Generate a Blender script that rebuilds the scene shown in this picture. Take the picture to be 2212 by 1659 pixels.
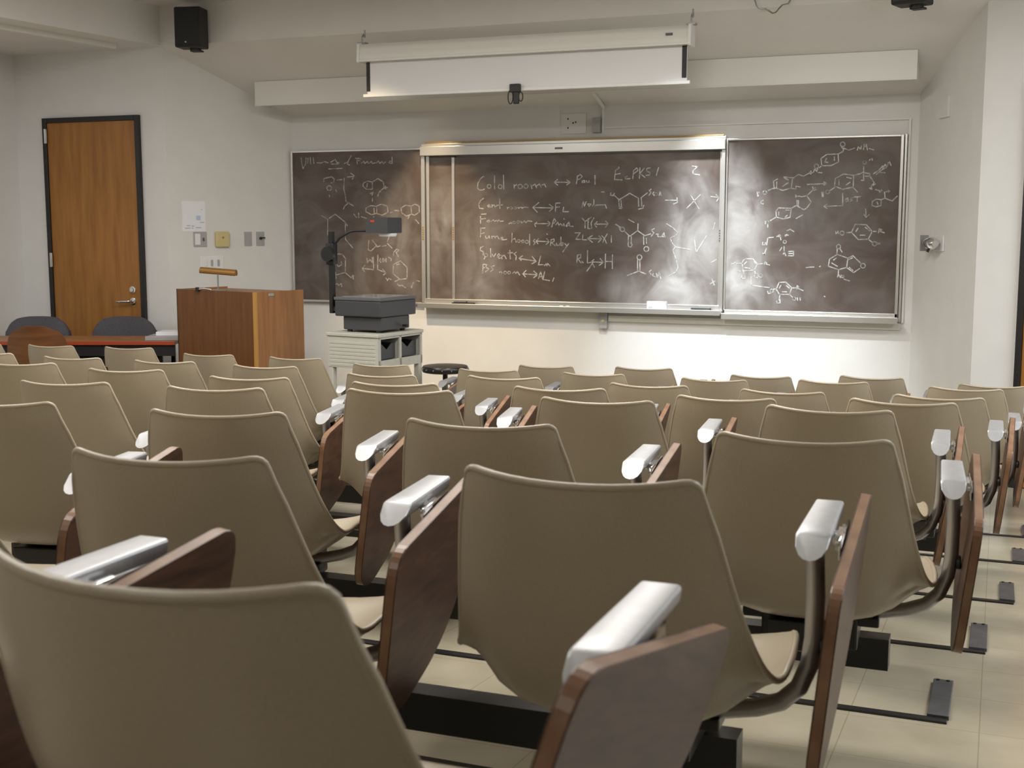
import bpy, bmesh, math, random
from mathutils import Vector, Matrix
R = math.radians
for o in list(bpy.data.objects): bpy.data.objects.remove(o)
sc = bpy.context.scene
col = sc.collection
random.seed(4)

# ------------------------------------------------------------------ camera, world, lamps, exposure
EYE = 1.56                                # eye height over the level floor by the blackboards
FPX, HEAD, PITCH = 2680.0, R(21.5), math.atan(344.5 / 2680.0)
cam_d = bpy.data.cameras.new('camera')
cam = bpy.data.objects.new('camera', cam_d); col.objects.link(cam)
cam.location = (0, 0, EYE)
cam.rotation_euler = (R(90) - PITCH, 0, HEAD)
cam_d.sensor_width = 36.0
cam_d.lens = FPX / 2212 * 36.0
cam_d.clip_start = 0.05
cam_d.dof.use_dof = True
cam_d.dof.focus_distance = 5.0
cam_d.dof.aperture_fstop = 10.0
sc.camera = cam

world = bpy.data.worlds.new('world'); sc.world = world
world.use_nodes = True
world.node_tree.nodes['Background'].inputs[0].default_value = (0.9, 0.95, 1.0, 1)
world.node_tree.nodes['Background'].inputs[1].default_value = 0.05

def area(name, loc, size, energy, colr, rot=(0, 0, 0)):
    l = bpy.data.lights.new(name, 'AREA'); l.shape = 'RECTANGLE'
    l.size, l.size_y = size; l.energy = energy; l.color = colr
    o = bpy.data.objects.new(name, l); col.objects.link(o)
    o.location = loc; o.rotation_euler = rot
    return o
def spot(name, loc, target, energy, colr, angle, blend, radius):
    l = bpy.data.lights.new(name, 'SPOT'); l.energy = energy; l.color = colr
    l.spot_size = R(angle); l.spot_blend = blend; l.shadow_soft_size = radius
    o = bpy.data.objects.new(name, l); col.objects.link(o)
    o.location = loc
    d = Vector(target) - Vector(loc)
    o.rotation_euler = d.to_track_quat('-Z', 'Y').to_euler()
    return o
WARM, COOL = (1.0, 0.87, 0.66), (0.90, 0.96, 1.0)
# fluorescent troffers in the main ceiling, above the seats
NEUTRAL, DAY = (1.0, 0.965, 0.905), (0.90, 0.95, 1.0)
for (x, y, e, c) in ((-4.3, 5.2, 46, NEUTRAL), (-1.5, 5.4, 66, NEUTRAL), (-4.3, 3.4, 50, NEUTRAL), (-1.5, 3.4, 64, NEUTRAL), (1.4, 5.6, 46, DAY), (1.9, 3.2, 60, DAY), (-2.6, 1.6, 26, NEUTRAL), (-1.6, -0.6, 20, NEUTRAL)):  # the rearmost two are added to brighten the chair backs
    area('ceiling_troffer', (x, y, 3.10), (1.2, 0.6), e, c)
# side alcove strip and the right hand doorway light, cooler
area('alcove_strip', (-6.8, 5.2, 2.84), (0.2, 2.4), 16, (0.86, 0.92, 1.0))
area('doorway_strip', (1.7, 6.2, 2.80), (0.8, 0.8), 30, (0.84, 0.91, 1.0))
# two lamps behind the blackboard light valance, and two spots in the main ceiling washing the board wall
spot('board_lamp', (-1.97, 8.52, 2.515), (-1.97, 8.81, 0.9), 85, COOL, 76, 0.85, 0.03)
spot('board_lamp', (-4.10, 8.52, 2.515), (-4.10, 8.81, 0.9), 42, (1.0, 0.74, 0.45), 76, 0.85, 0.03)
spot('ceiling_spot', (-2.05, 6.5, 3.12), (-1.72, 8.87, 0.50), 620, COOL, 44, 1.0, 0.06)
spot('ceiling_spot', (-4.35, 6.5, 3.12), (-3.95, 8.87, 0.62), 330, (1.0, 0.78, 0.50), 46, 1.0, 0.06)

sc.view_settings.view_transform = 'Standard'
sc.view_settings.look = 'None'
sc.view_settings.exposure = 0.0
sc.view_settings.gamma = 1.0
sc.view_settings.use_curve_mapping = False

# ------------------------------------------------------------------ geometry helpers
def view_ray(u, v):
    x = (u - 1106.0) / FPX; y = -(v - 829.5) / FPX
    c, s = math.cos(PITCH), math.sin(PITCH)
    a, d, z = x, c + y * s, -s + y * c
    return Vector((a * math.cos(HEAD) - d * math.sin(HEAD), a * math.sin(HEAD) + d * math.cos(HEAD), z))
def on_wall(u, v, Y):                       # a point of a wall parallel to the blackboards, read off the photo
    d = view_ray(u, v); q = d * (Y / d.y); q.z += EYE
    return q

def tag(o, label=None, cat=None, group=None, kind=None):
    if label: o['label'] = label
    if cat: o['category'] = cat
    if group: o['group'] = group
    if kind: o['kind'] = kind
    return o
def empty(name, loc=(0, 0, 0), rz=0.0, label=None, cat=None, group=None):
    o = bpy.data.objects.new(name, None); col.objects.link(o)
    o.empty_display_size = 0.1
    o.location = loc; o.rotation_euler = (0, 0, rz)
    return tag(o, label, cat, group)
def wmat(o):
    m = Matrix.LocRotScale(o.location, o.rotation_euler, o.scale)
    return wmat(o.parent) @ m if o.parent else m

class MB:
    """collects shapes and links them as ONE mesh object"""
    def __init__(s): s.bm = bmesh.new(); s.slot = 0
    def _add(s, verts, faces, M=None):
        vs = [s.bm.verts.new(M @ Vector(p) if M else Vector(p)) for p in verts]
        out = []
        for f in faces:
            try:
                ff = s.bm.faces.new([vs[i] for i in f]); ff.material_index = s.slot; out.append(ff)
            except ValueError: pass
        return vs, out
    def box(s, lo, hi, bev=0.0, M=None, seg=2):
        x0, y0, z0 = lo; x1, y1, z1 = hi
        v = [(x0,y0,z0),(x1,y0,z0),(x1,y1,z0),(x0,y1,z0),(x0,y0,z1),(x1,y0,z1),(x1,y1,z1),(x0,y1,z1)]
        f = [(0,3,2,1),(4,5,6,7),(0,1,5,4),(1,2,6,5),(2,3,7,6),(3,0,4,7)]
        vs, fs = s._add(v, f, M)
        if bev > 0:
            es = list({e for ff in fs for e in ff.edges})
            bmesh.ops.bevel(s.bm, geom=es, offset=bev, segments=seg, affect='EDGES', profile=0.5)
        return s
    def tube(s, pts, r, n=10, caps=True, M=None, flat=1.0):
        pts = [Vector(p) for p in pts]
        rr = r if isinstance(r, (list, tuple)) else [r] * len(pts)
        rings = []; up = None; verts = []; faces = []
        for i, p in enumerate(pts):
            t = (pts[min(i+1, len(pts)-1)] - pts[max(i-1, 0)]).normalized()
            if up is None:
                up = Vector((0,0,1)) if abs(t.z) < 0.9 else Vector((0,1,0))
            a = t.cross(up).normalized(); b = a.cross(t).normalized(); up = b
            rings.append(len(verts))
            for k in range(n):
                th = 2*math.pi*k/n
                verts.append(p + a*math.cos(th)*rr[i]*flat + b*math.sin(th)*rr[i])
        for i in range(len(pts)-1):
            for k in range(n):
                faces.append((rings[i]+k, rings[i]+(k+1) % n, rings[i+1]+(k+1) % n, rings[i+1]+k))
        if caps:
            faces.append(tuple(reversed(range(n)))); faces.append(tuple(rings[-1]+k for k in range(n)))
        s._add(verts, faces, M); return s
    def lathe(s, prof, n=24, M=None):
        verts = []; faces = []
        for (r, z) in prof:
            for k in range(n):
                th = 2*math.pi*k/n; verts.append((r*math.cos(th), r*math.sin(th), z))
        for i in range(len(prof)-1):
            for k in range(n):
                faces.append((i*n+k, i*n+(k+1) % n, (i+1)*n+(k+1) % n, (i+1)*n+k))
        faces.append(tuple(reversed(range(n)))); faces.append(tuple((len(prof)-1)*n+k for k in range(n)))
        s._add(verts, faces, M); return s
    def prism(s, outline, t0, t1, axes=('y', 'z', 'x'), bev=0.0, M=None, edge_slot=None):
        """outline in the first two axes, extruded along the third from t0 to t1"""
        ix = {'x': 0, 'y': 1, 'z': 2}
        def P(a, b, c):
            q = [0, 0, 0]; q[ix[axes[0]]] = a; q[ix[axes[1]]] = b; q[ix[axes[2]]] = c; return tuple(q)
        n = len(outline)
        verts = [P(a, b, t0) for a, b in outline] + [P(a, b, t1) for a, b in outline]
        vs, caps = s._add(verts, [tuple(reversed(range(n))), tuple(range(n, 2*n))], M)
        old = s.slot
        if edge_slot is not None: s.slot = edge_slot
        sides = []
        for i in range(n):
            j = (i+1) % n
            ff = s.bm.faces.new((vs[i], vs[j], vs[n+j], vs[n+i])); ff.material_index = s.slot; sides.append(ff)
        s.slot = old
        if bev > 0:
            es = [e for e in {e for f in caps for e in f.edges}]
            bmesh.ops.bevel(s.bm, geom=es, offset=bev, segments=2, affect='EDGES', profile=0.5)
        return s
    def quad(s, a, b, c, d): s._add([a, b, c, d], [(0, 1, 2, 3)]); return s
    def ribbon(s, pts, w, M=None):          # flat stroke in the XZ plane
        for a, b in zip(pts[:-1], pts[1:]):
            t = (b - a)
            if t.length < 1e-6: continue
            t.normalize(); nrm = Vector((-t.z, 0, t.x)) * w * 0.5
            a2 = a - t * w * 0.3; b2 = b + t * w * 0.3
            s._add([a2 - nrm, b2 - nrm, b2 + nrm, a2 + nrm], [(0, 1, 2, 3)])
        return s
    def build(s, name, mats, parent=None, smooth=False, world=False, angle=35):
        bmesh.ops.recalc_face_normals(s.bm, faces=s.bm.faces)
        if world and parent is not None:
            s.bm.transform(wmat(parent).inverted())
        me = bpy.data.meshes.new(name); s.bm.to_mesh(me); s.bm.free()
        for m in (mats if isinstance(mats, (list, tuple)) else [mats]): me.materials.append(m)
        if smooth:
            for p in me.polygons: p.use_smooth = True
            me.set_sharp_from_angle(angle=R(angle))
        o = bpy.data.objects.new(name, me); col.objects.link(o)
        if parent is not None: o.parent = parent
        return o

def rounded(outline, r, n=5):
    """round the corners of a polygon; r is a number or one radius per corner"""
    out = []; m = len(outline)
    for i in range(m):
        p0, p1, p2 = (Vector(outline[(i-1) % m]), Vector(outline[i]), Vector(outline[(i+1) % m]))
        ri = r[i] if isinstance(r, (list, tuple)) else r
        if ri <= 0: out.append(tuple(p1)); continue
        d0 = (p0-p1).normalized(); d2 = (p2-p1).normalized()
        ri = min(ri, (p0-p1).length*0.48, (p2-p1).length*0.48)
        a = p1 + d0*ri; b = p1 + d2*ri
        for k in range(n+1):
            t = k/n
            out.append(tuple((a*(1-t)**2 + p1*2*t*(1-t) + b*t*t)))
    return out

# ------------------------------------------------------------------ materials
def mat(name, base, rough=0.5, metal=0.0, spec=0.5, noise=0.0, nscale=20.0, bump=0.0, bscale=200.0, coords='Object', stretch=None, base2=None, detail=4.0, coat=0.0):
    m = bpy.data.materials.new(name); m.use_nodes = True
    nt = m.node_tree; b = nt.nodes['Principled BSDF']
    b.inputs['Base Color'].default_value = (*base, 1)
    b.inputs['Roughness'].default_value = rough
    b.inputs['Metallic'].default_value = metal
    b.inputs['Specular IOR Level'].default_value = spec
    if coat: b.inputs['Coat Weight'].default_value = coat; b.inputs['Coat Roughness'].default_value = 0.15
    tc = nt.nodes.new('ShaderNodeTexCoord'); src = tc.outputs[coords]
    if stretch:
        mp = nt.nodes.new('ShaderNodeMapping'); mp.inputs['Scale'].default_value = stretch
        nt.links.new(src, mp.inputs[0]); src = mp.outputs[0]
    if noise > 0 or base2:
        n = nt.nodes.new('ShaderNodeTexNoise'); n.inputs['Scale'].default_value = nscale; n.inputs['Detail'].default_value = detail
        nt.links.new(src, n.inputs['Vector'])
        r = nt.nodes.new('ShaderNodeValToRGB')
        c2 = base2 if base2 else tuple(min(1, c*(1+noise)) for c in base)
        c1 = base if base2 else tuple(c*(1-noise) for c in base)
        r.color_ramp.elements[0].position = 0.3; r.color_ramp.elements[1].position = 0.7
        r.color_ramp.elements[0].color = (*c1, 1); r.color_ramp.elements[1].color = (*c2, 1)
        nt.links.new(n.outputs['Fac'], r.inputs[0]); nt.links.new(r.outputs[0], b.inputs['Base Color'])
    if bump > 0:
        n2 = nt.nodes.new('ShaderNodeTexNoise'); n2.inputs['Scale'].default_value = bscale
        nt.links.new(tc.outputs[coords], n2.inputs['Vector'])
        bp = nt.nodes.new('ShaderNodeBump'); bp.inputs['Strength'].default_value = bump; bp.inputs['Distance'].default_value = 0.002
        nt.links.new(n2.outputs['Fac'], bp.inputs['Height']); nt.links.new(bp.outputs[0], b.inputs['Normal'])
    return m

M = {}
M['wall'] = mat('wall_paint', (0.71, 0.70, 0.68), 0.75, noise=0.02, nscale=6, bump=0.15, bscale=120)
M['ceiling'] = mat('ceiling_paint', (0.74, 0.73, 0.71), 0.8, noise=0.02, nscale=5, bump=0.1, bscale=90)
M['white_paint'] = mat('white_enamel', (0.74, 0.73, 0.69), 0.45)
M['shell'] = mat('tan_plastic', (0.362, 0.304, 0.222), 0.34, noise=0.05, nscale=350, bump=0.06, bscale=600)
M['laminate'] = mat('dark_walnut_laminate', (0.034, 0.015, 0.009), 0.40, spec=0.32, base2=(0.085, 0.038, 0.022), nscale=9, stretch=(1, 1.2, 9), coat=0.05)
M['wood_edge'] = mat('sheen_wood_edge', (0.16, 0.075, 0.038), 0.35, base2=(0.26, 0.15, 0.085), nscale=14)  # tablet edge wood, with the sheen on it painted into the colour
M['alu'] = mat('cast_aluminium', (0.37, 0.37, 0.38), 0.45, metal=0.6, noise=0.04, nscale=60)
M['steel'] = mat('grey_steel_tube', (0.36, 0.35, 0.35), 0.32, metal=0.85)
M['chrome'] = mat('chrome', (0.75, 0.75, 0.76), 0.12, metal=1.0)
M['black_steel'] = mat('black_enamel_steel', (0.012, 0.012, 0.013), 0.32)
M['plate'] = mat('dull_grey_plate', (0.10, 0.10, 0.105), 0.42, metal=0.5, noise=0.15, nscale=25)
M['frame'] = mat('anodised_aluminium', (0.62, 0.61, 0.58), 0.30, metal=0.75)
M['frame_brass'] = mat('worn_brass_trim', (0.45, 0.28, 0.10), 0.35, metal=0.6)
M['door_wood'] = mat('orange_oak_veneer', (0.27, 0.108, 0.020), 0.40, base2=(0.38, 0.168, 0.036), nscale=3.2, stretch=(7, 7, 0.7), detail=8)
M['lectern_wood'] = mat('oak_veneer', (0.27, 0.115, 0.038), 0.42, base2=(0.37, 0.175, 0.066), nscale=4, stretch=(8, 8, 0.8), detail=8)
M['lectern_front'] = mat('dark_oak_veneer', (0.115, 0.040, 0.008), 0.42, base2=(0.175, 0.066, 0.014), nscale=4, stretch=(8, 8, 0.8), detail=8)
M['lectern_edge'] = mat('oak_edge', (0.48, 0.25, 0.06), 0.4)
M['black'] = mat('matt_black', (0.010, 0.010, 0.011), 0.5)
M['black_frame'] = mat('black_door_frame', (0.014, 0.013, 0.013), 0.38)
M['charcoal'] = mat('charcoal_plastic', (0.055, 0.056, 0.060), 0.45, bump=0.1, bscale=500)
M['charcoal_light'] = mat('grey_plastic', (0.115, 0.117, 0.125), 0.45, bump=0.1, bscale=500)
M['cart'] = mat('beige_cart_plastic', (0.52, 0.51, 0.45), 0.5, noise=0.03, nscale=30)
M['grey_fabric'] = mat('grey_upholstery', (0.085, 0.083, 0.095), 0.9, noise=0.25, nscale=160, bump=0.4, bscale=500)
M['brown_wood'] = mat('brown_plywood', (0.12, 0.045, 0.014), 0.4, base2=(0.19, 0.075, 0.024), nscale=5, stretch=(1, 1, 8))
M['red_edge'] = mat('red_table_edge', (0.36, 0.055, 0.018), 0.4)
M['table_top'] = mat('wood_table_top', (0.30, 0.13, 0.05), 0.4, noise=0.2, nscale=10)
M['paper'] = mat('white_paper', (0.82, 0.82, 0.86), 0.8)
M['putty'] = mat('yellowed_plastic', (0.60, 0.50, 0.24), 0.5)
M['grey_plate'] = mat('grey_wall_plate', (0.38, 0.38, 0.38), 0.5, metal=0.2)
M['white_plate'] = mat('white_wall_plate', (0.76, 0.76, 0.75), 0.4)
M['screen'] = mat('projection_screen_fabric', (0.74, 0.74, 0.75), 0.85)
M['speaker'] = mat('black_speaker_cabinet', (0.012, 0.012, 0.013), 0.55, bump=0.2, bscale=300)
M['brass_lamp'] = mat('antique_brass', (0.36, 0.19, 0.055), 0.35, metal=0.55)
M['stool_top'] = mat('black_stool_vinyl', (0.016, 0.015, 0.014), 0.3)
M['eraser_felt'] = mat('black_felt', (0.03, 0.028, 0.027), 0.95)
M['red_mark'] = mat('red_emblem', (0.55, 0.05, 0.02), 0.5)
M['ink'] = mat('grey_print_ink', (0.42, 0.43, 0.50), 0.8)
M['blue_ink'] = mat('pale_blue_ink', (0.50, 0.58, 0.78), 0.8)

def floor_mat():
    m = bpy.data.materials.new('vinyl_floor_tile'); m.use_nodes = True
    nt = m.node_tree; b = nt.nodes['Principled BSDF']
    tc = nt.nodes.new('ShaderNodeTexCoord')
    n = nt.nodes.new('ShaderNodeTexNoise'); n.inputs['Scale'].default_value = 5; n.inputs['Detail'].default_value = 8
    nt.links.new(tc.outputs['Object'], n.inputs['Vector'])
    r = nt.nodes.new('ShaderNodeValToRGB')
    r.color_ramp.elements[0].position = 0.3; r.color_ramp.elements[1].position = 0.75
    r.color_ramp.elements[0].color = (0.32, 0.283, 0.205, 1); r.color_ramp.elements[1].color = (0.41, 0.368, 0.277, 1)
    nt.links.new(n.outputs['Fac'], r.inputs[0])
    br = nt.nodes.new('ShaderNodeTexBrick')
    br.offset = 0.0; br.inputs['Scale'].default_value = 1.0
    br.inputs['Brick Width'].default_value = 0.305; br.inputs['Row Height'].default_value = 0.305
    br.inputs['Mortar Size'].default_value = 0.0016; br.inputs['Mortar Smooth'].default_value = 0.3
    br.inputs['Color1'].default_value = (1, 1, 1, 1); br.inputs['Color2'].default_value = (0.96, 0.95, 0.94, 1)
    br.inputs['Mortar'].default_value = (0.72, 0.68, 0.6, 1)
    nt.links.new(tc.outputs['Object'], br.inputs['Vector'])
    mx = nt.nodes.new('ShaderNodeMix'); mx.data_type = 'RGBA'; mx.blend_type = 'MULTIPLY'
    mx.inputs['Factor'].default_value = 1.0
    nt.links.new(r.outputs[0], mx.inputs['A']); nt.links.new(br.outputs['Color'], mx.inputs['B'])
    nt.links.new(mx.outputs['Result'], b.inputs['Base Color'])
    b.inputs['Roughness'].default_value = 0.30
    n3 = nt.nodes.new('ShaderNodeTexNoise'); n3.inputs['Scale'].default_value = 3
    nt.links.new(tc.outputs['Object'], n3.inputs['Vector'])
    rr = nt.nodes.new('ShaderNodeMapRange'); rr.inputs['To Min'].default_value = 0.14; rr.inputs['To Max'].default_value = 0.30
    nt.links.new(n3.outputs['Fac'], rr.inputs[0]); nt.links.new(rr.outputs[0], b.inputs['Roughness'])
    return m
M['floor'] = floor_mat()

def board_mat(name, smears_glare, dusty=0.35):
    """brown slate with rubbed-out chalk and painted lamp glare: smears = (x, z, rx, rz, strength) in the board's own metres"""
    m = bpy.data.materials.new(name); m.use_nodes = True
    nt = m.node_tree; b = nt.nodes['Principled BSDF']; L = nt.links.new
    b.inputs['Roughness'].default_value = 0.5; b.inputs['Specular IOR Level'].default_value = 0.45
    tc = nt.nodes.new('ShaderNodeTexCoord')
    def noise(sc_, det, stretch=(1, 1, 1), dist=0.0):
        mp = nt.nodes.new('ShaderNodeMapping'); mp.inputs['Scale'].default_value = stretch
        L(tc.outputs['Object'], mp.inputs[0])
        n = nt.nodes.new('ShaderNodeTexNoise'); n.inputs['Scale'].default_value = sc_; n.inputs['Detail'].default_value = det
        n.inputs['Distortion'].default_value = dist
        L(mp.outputs[0], n.inputs['Vector']); return n.outputs['Fac']
    def math_(op, a, c=None, clamp=False):
        n = nt.nodes.new('ShaderNodeMath'); n.operation = op; n.use_clamp = clamp
        for i, q in enumerate((a, c)):
            if q is None: continue
            if isinstance(q, (int, float)): n.inputs[i].default_value = q
            else: L(q, n.inputs[i])
        return n.outputs[0]
    base = nt.nodes.new('ShaderNodeValToRGB')
    base.color_ramp.elements[0].position = 0.3; base.color_ramp.elements[1].position = 0.7
    base.color_ramp.elements[0].color = (0.070, 0.049, 0.039, 1); base.color_ramp.elements[1].color = (0.106, 0.078, 0.064, 1)
    L(noise(2.2, 6, (1, 1, 1), 0.6), base.inputs[0])
    dust_glare = math_('MULTIPLY', math_('SUBTRACT', noise(3.0, 8, (1, 1, 1.6), 1.2), 0.42, True), dusty)
    swirl = noise(3.2, 5, (1.3, 1, 0.8), 1.2)
    sep = nt.nodes.new('ShaderNodeSeparateXYZ'); L(tc.outputs['Object'], sep.inputs[0])
    for (x, z, rx, rz, k) in smears_glare:  # each patch mixes chalk smear with lamp glare put into the colour
        dx = math_('POWER', math_('DIVIDE', math_('SUBTRACT', sep.outputs[0], x), rx), 2.0)
        dz = math_('POWER', math_('DIVIDE', math_('SUBTRACT', sep.outputs[2], z), rz), 2.0)
        f = math_('SUBTRACT', 1.0, math_('ADD', dx, dz), True)
        f = math_('MULTIPLY', f, math_('MULTIPLY', math_('SUBTRACT', swirl, 0.28, True), k * 1.7))
        dust_glare = math_('ADD', dust_glare, f, True)
    mx = nt.nodes.new('ShaderNodeMix'); mx.data_type = 'RGBA'
    L(dust_glare, mx.inputs['Factor']); L(base.outputs[0], mx.inputs['A']); mx.inputs['B'].default_value = (0.50, 0.49, 0.48, 1)
    L(mx.outputs['Result'], b.inputs['Base Color'])
    return m
def chalk_mat(name, c, a):
    m = bpy.data.materials.new(name); m.use_nodes = True
    nt = m.node_tree; b = nt.nodes['Principled BSDF']
    b.inputs['Base Color'].default_value = (*c, 1); b.inputs['Roughness'].default_value = 0.95
    tc = nt.nodes.new('ShaderNodeTexCoord'); n = nt.nodes.new('ShaderNodeTexNoise'); n.inputs['Scale'].default_value = 38; n.inputs['Detail'].default_value = 5
    nt.links.new(tc.outputs['Object'], n.inputs['Vector'])
    r = nt.nodes.new('ShaderNodeMapRange'); r.inputs['From Min'].default_value = 0.35; r.inputs['From Max'].default_value = 0.6
    r.inputs['To Min'].default_value = a * 0.45; r.inputs['To Max'].default_value = a
    nt.links.new(n.outputs['Fac'], r.inputs[0]); nt.links.new(r.outputs[0], b.inputs['Alpha'])
    return m
M['chalk'] = chalk_mat('chalk_line', (0.56, 0.56, 0.53), 0.92)
M['chalk_faint'] = chalk_mat('rubbed_chalk_line', (0.55, 0.53, 0.50), 0.72)

# ------------------------------------------------------------------ the setting
ZC = 3.18                                  # main ceiling
def zfloor(Y): return max(0.0, 0.632 - 0.0913 * Y)
mb = MB()
mb.prism([(-4.2, 0.632 + 0.0913*4.2), (6.922, 0.0), (9.3, 0.0), (9.3, -0.2), (-4.2, -0.2)], -8.2, 3.6)
tag(mb.build('floor', M['floor']), kind='structure')

def wall(name, P0, P1, top0, top1, thick=0.1, z0=-0.05, side=1):
    P0, P1 = Vector((*P0, 0)), Vector((*P1, 0)); t = (P1 - P0).normalized()
    n = Vector((-t.y, t.x, 0)) * thick * side
    v = []
    for (p, z) in ((P0, z0), (P1, z0), (P1, top1), (P0, top0)): v.append(p + Vector((0, 0, z)))
    v += [q + n for q in v]
    m = MB(); m._add(v, [(0, 1, 2, 3), (7, 6, 5, 4), (0, 4, 5, 1), (1, 5, 6, 2), (2, 6, 7, 3), (3, 7, 4, 0)])
    return tag(m.build(name, M['wall']), kind='structure')
YW = 8.87
CL, CR = (-5.41, YW), (-0.563, YW)         # corners of the front wall
NL, NR = (-5.96, 7.95), (-0.15, 8.00)      # near ends of the splayed side walls
wall('wall_front', CL, CR, 2.50, 2.50)
wall('wall_front_left', NL, CL, 2.93, 2.50)
wall('wall_front_right', CR, NR, 2.50, 2.93)
wall('wall_left_door', (-7.39, 7.95), NL, 2.95, 2.95)
wall('wall_left', (-7.39, -4.1), (-7.39, 7.95), 2.95, 2.95)
DIR2 = Vector((math.cos(R(22)), -math.sin(R(22))))
E2 = (NR[0] + DIR2.x*1.5, NR[1] + DIR2.y*1.5)
wall('wall_right_door', NR, E2, 3.25, 3.25)
wall('wall_right', E2, (3.3, 5.6), 3.25, 3.25)
wall('wall_right_rear', (3.3, 5.6), (3.3, -4.1), 3.25, 3.25)
wall('wall_back', (3.3, -4.1), (-7.5, -4.1), 3.25, 3.25)
mb = MB()
mb.box((-8.0, -4.3, ZC), (3.5, 8.0, ZC + 0.1))
mb.prism([(7.93, ZC + 0.1), (7.93, 2.89), (8.98, 2.375), (8.98, ZC + 0.1)], -6.3, 2.6)
s5, c5 = math.sin(R(5.4)), math.cos(R(5.4))
xr = -5.96 - s5*12.2; yr = 7.93 - c5*12.2
mb.prism([(-5.96, 7.93), (-5.96, 8.05), (-8.0, 8.05), (-8.0, yr), (xr, yr)], 2.89, ZC + 0.05, axes=('x', 'y', 'z'))
tag(mb.build('ceiling', M['ceiling']), kind='structure')
# pale trim strip under the side alcove ceiling
mb = MB()
a0 = Vector((-6.20, 7.72, 0)); a1 = a0 - Vector((s5, c5, 0))*3.2; pn = Vector((-c5, s5, 0))*0.035
v = [a0, a1, a1+pn, a0+pn]
mb._add([q + Vector((0, 0, 2.855)) for q in v] + [q + Vector((0, 0, 2.89)) for q in v], [(0,1,2,3),(7,6,5,4),(0,4,5,1),(1,5,6,2),(2,6,7,3),(3,7,4,0)])
tag(mb.build('trim_1', M['white_paint']), kind='structure')

def door(name, origin, rz, W, H, hinge_left, low_band=False):
    """local: x along the wall, y = 0 at the wall face, the room at -y"""
    d = empty(name, origin, rz); d['kind'] = 'structure'
    f = 0.038
    m = MB(); m.box((0, -0.035, 0), (f, 0.0, H), 0.004); m.box((W - f, -0.035, 0), (W, 0.0, H), 0.004); m.box((f, -0.035, H - f), (W - f, 0.0, H), 0.004)
    m.build('door_frame', M['black_frame'], d)
    m = MB(); m.box((f, -0.020, 0.008), (W - f, -0.002, H - f), 0.002)
    leaf = m.build('door_leaf', M['door_wood'], d)
    hx = W - 0.115 if hinge_left else 0.115; sg = -1 if hinge_left else 1
    m = MB()
    m.lathe([(0.028, 0), (0.028, 0.008), (0.02, 0.012)], 20, Matrix.Translation((hx, -0.020, 0.966)) @ Matrix.Rotation(R(90), 4, 'X'))
    m.tube([(hx, -0.03, 0.966), (hx, -0.065, 0.966), (hx + sg*0.02, -0.072, 0.966), (hx + sg*0.12, -0.072, 0.962)], [0.010, 0.010, 0.010, 0.008], 10)
    m.build('door_handle', M['chrome'], leaf, smooth=True)
    m = MB(); m.lathe([(0.030, 0), (0.028, 0.010), (0.017, 0.012), (0.015, 0.02)], 20, Matrix.Translation((hx, -0.020, 1.055)) @ Matrix.Rotation(R(90), 4, 'X'))
    m.build('door_lock', M['chrome'], leaf, smooth=True)
    x0 = f*0.55 if hinge_left else W - f*1.25
    for z in (0.25, 1.28, 2.25):
        m = MB(); m.box((x0, -0.040, z - 0.055), (x0 + 0.026, -0.034, z + 0.055), 0.002); m.tube([(x0 + 0.013, -0.043, z - 0.056), (x0 + 0.013, -0.043, z + 0.056)], 0.007, 8)
        m.build('door_hinge', M['frame'], d, smooth=True)
    if low_band:
        m = MB(); m.box((f + 0.02, -0.024, 0.05), (W - f - 0.02, -0.0205, 0.16)); m.build('dark_band', M['black'], d)  # black band across the foot of the leaf
    return d
door('door_1', (-7.107, 7.95, 0), 0, 0.924, 2.39, True)
o2 = Vector(NR) + DIR2*0.272
door('door_2', (o2.x, o2.y, 0), R(-22), 0.95, 2.39, False, True)

# ------------------------------------------------------------------ blackboards
YB = 8.83
def chalk(board, groups, faint=False, width=0.0072):
    """groups = (u0, v0, scale, strokes): hand strokes read off the photo, laid on the slate face"""
    m = MB()
    for (u0, v0, s, txt) in groups:
        for st in txt.split(';'):
            st = st.strip()
            if not st: continue
            pts = []
            if st[0] == '@':
                x, y, r = map(float, st[1:].split(','))
                pts = [(x + r*math.cos(k*math.pi/5), y + r*math.sin(k*math.pi/5)) for k in range(11)]
            else:
                pts = [tuple(map(float, q.split(','))) for q in st.split()]
            P = [on_wall(u0 + x/s, v0 + y/s, YB - 0.0015) for (x, y) in pts]
            m.ribbon(P, width)
    o = m.build('chalk_writing', M['chalk_faint' if faint else 'chalk'], board, world=True)
    return o
def slate(board, x0, x1, z0, z1, mtl, name='slate'):
    m = MB(); m.box((x0, YB, z0), (x1, YB + 0.018, z1)); return m.build(name, mtl, board, world=True)
def bar(m, x0, x1, z0, z1, y0=YB - 0.012, y1=YB + 0.03, bev=0.003): m.box((x0, y0, z0), (x1, y1, z1), bev)

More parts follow.
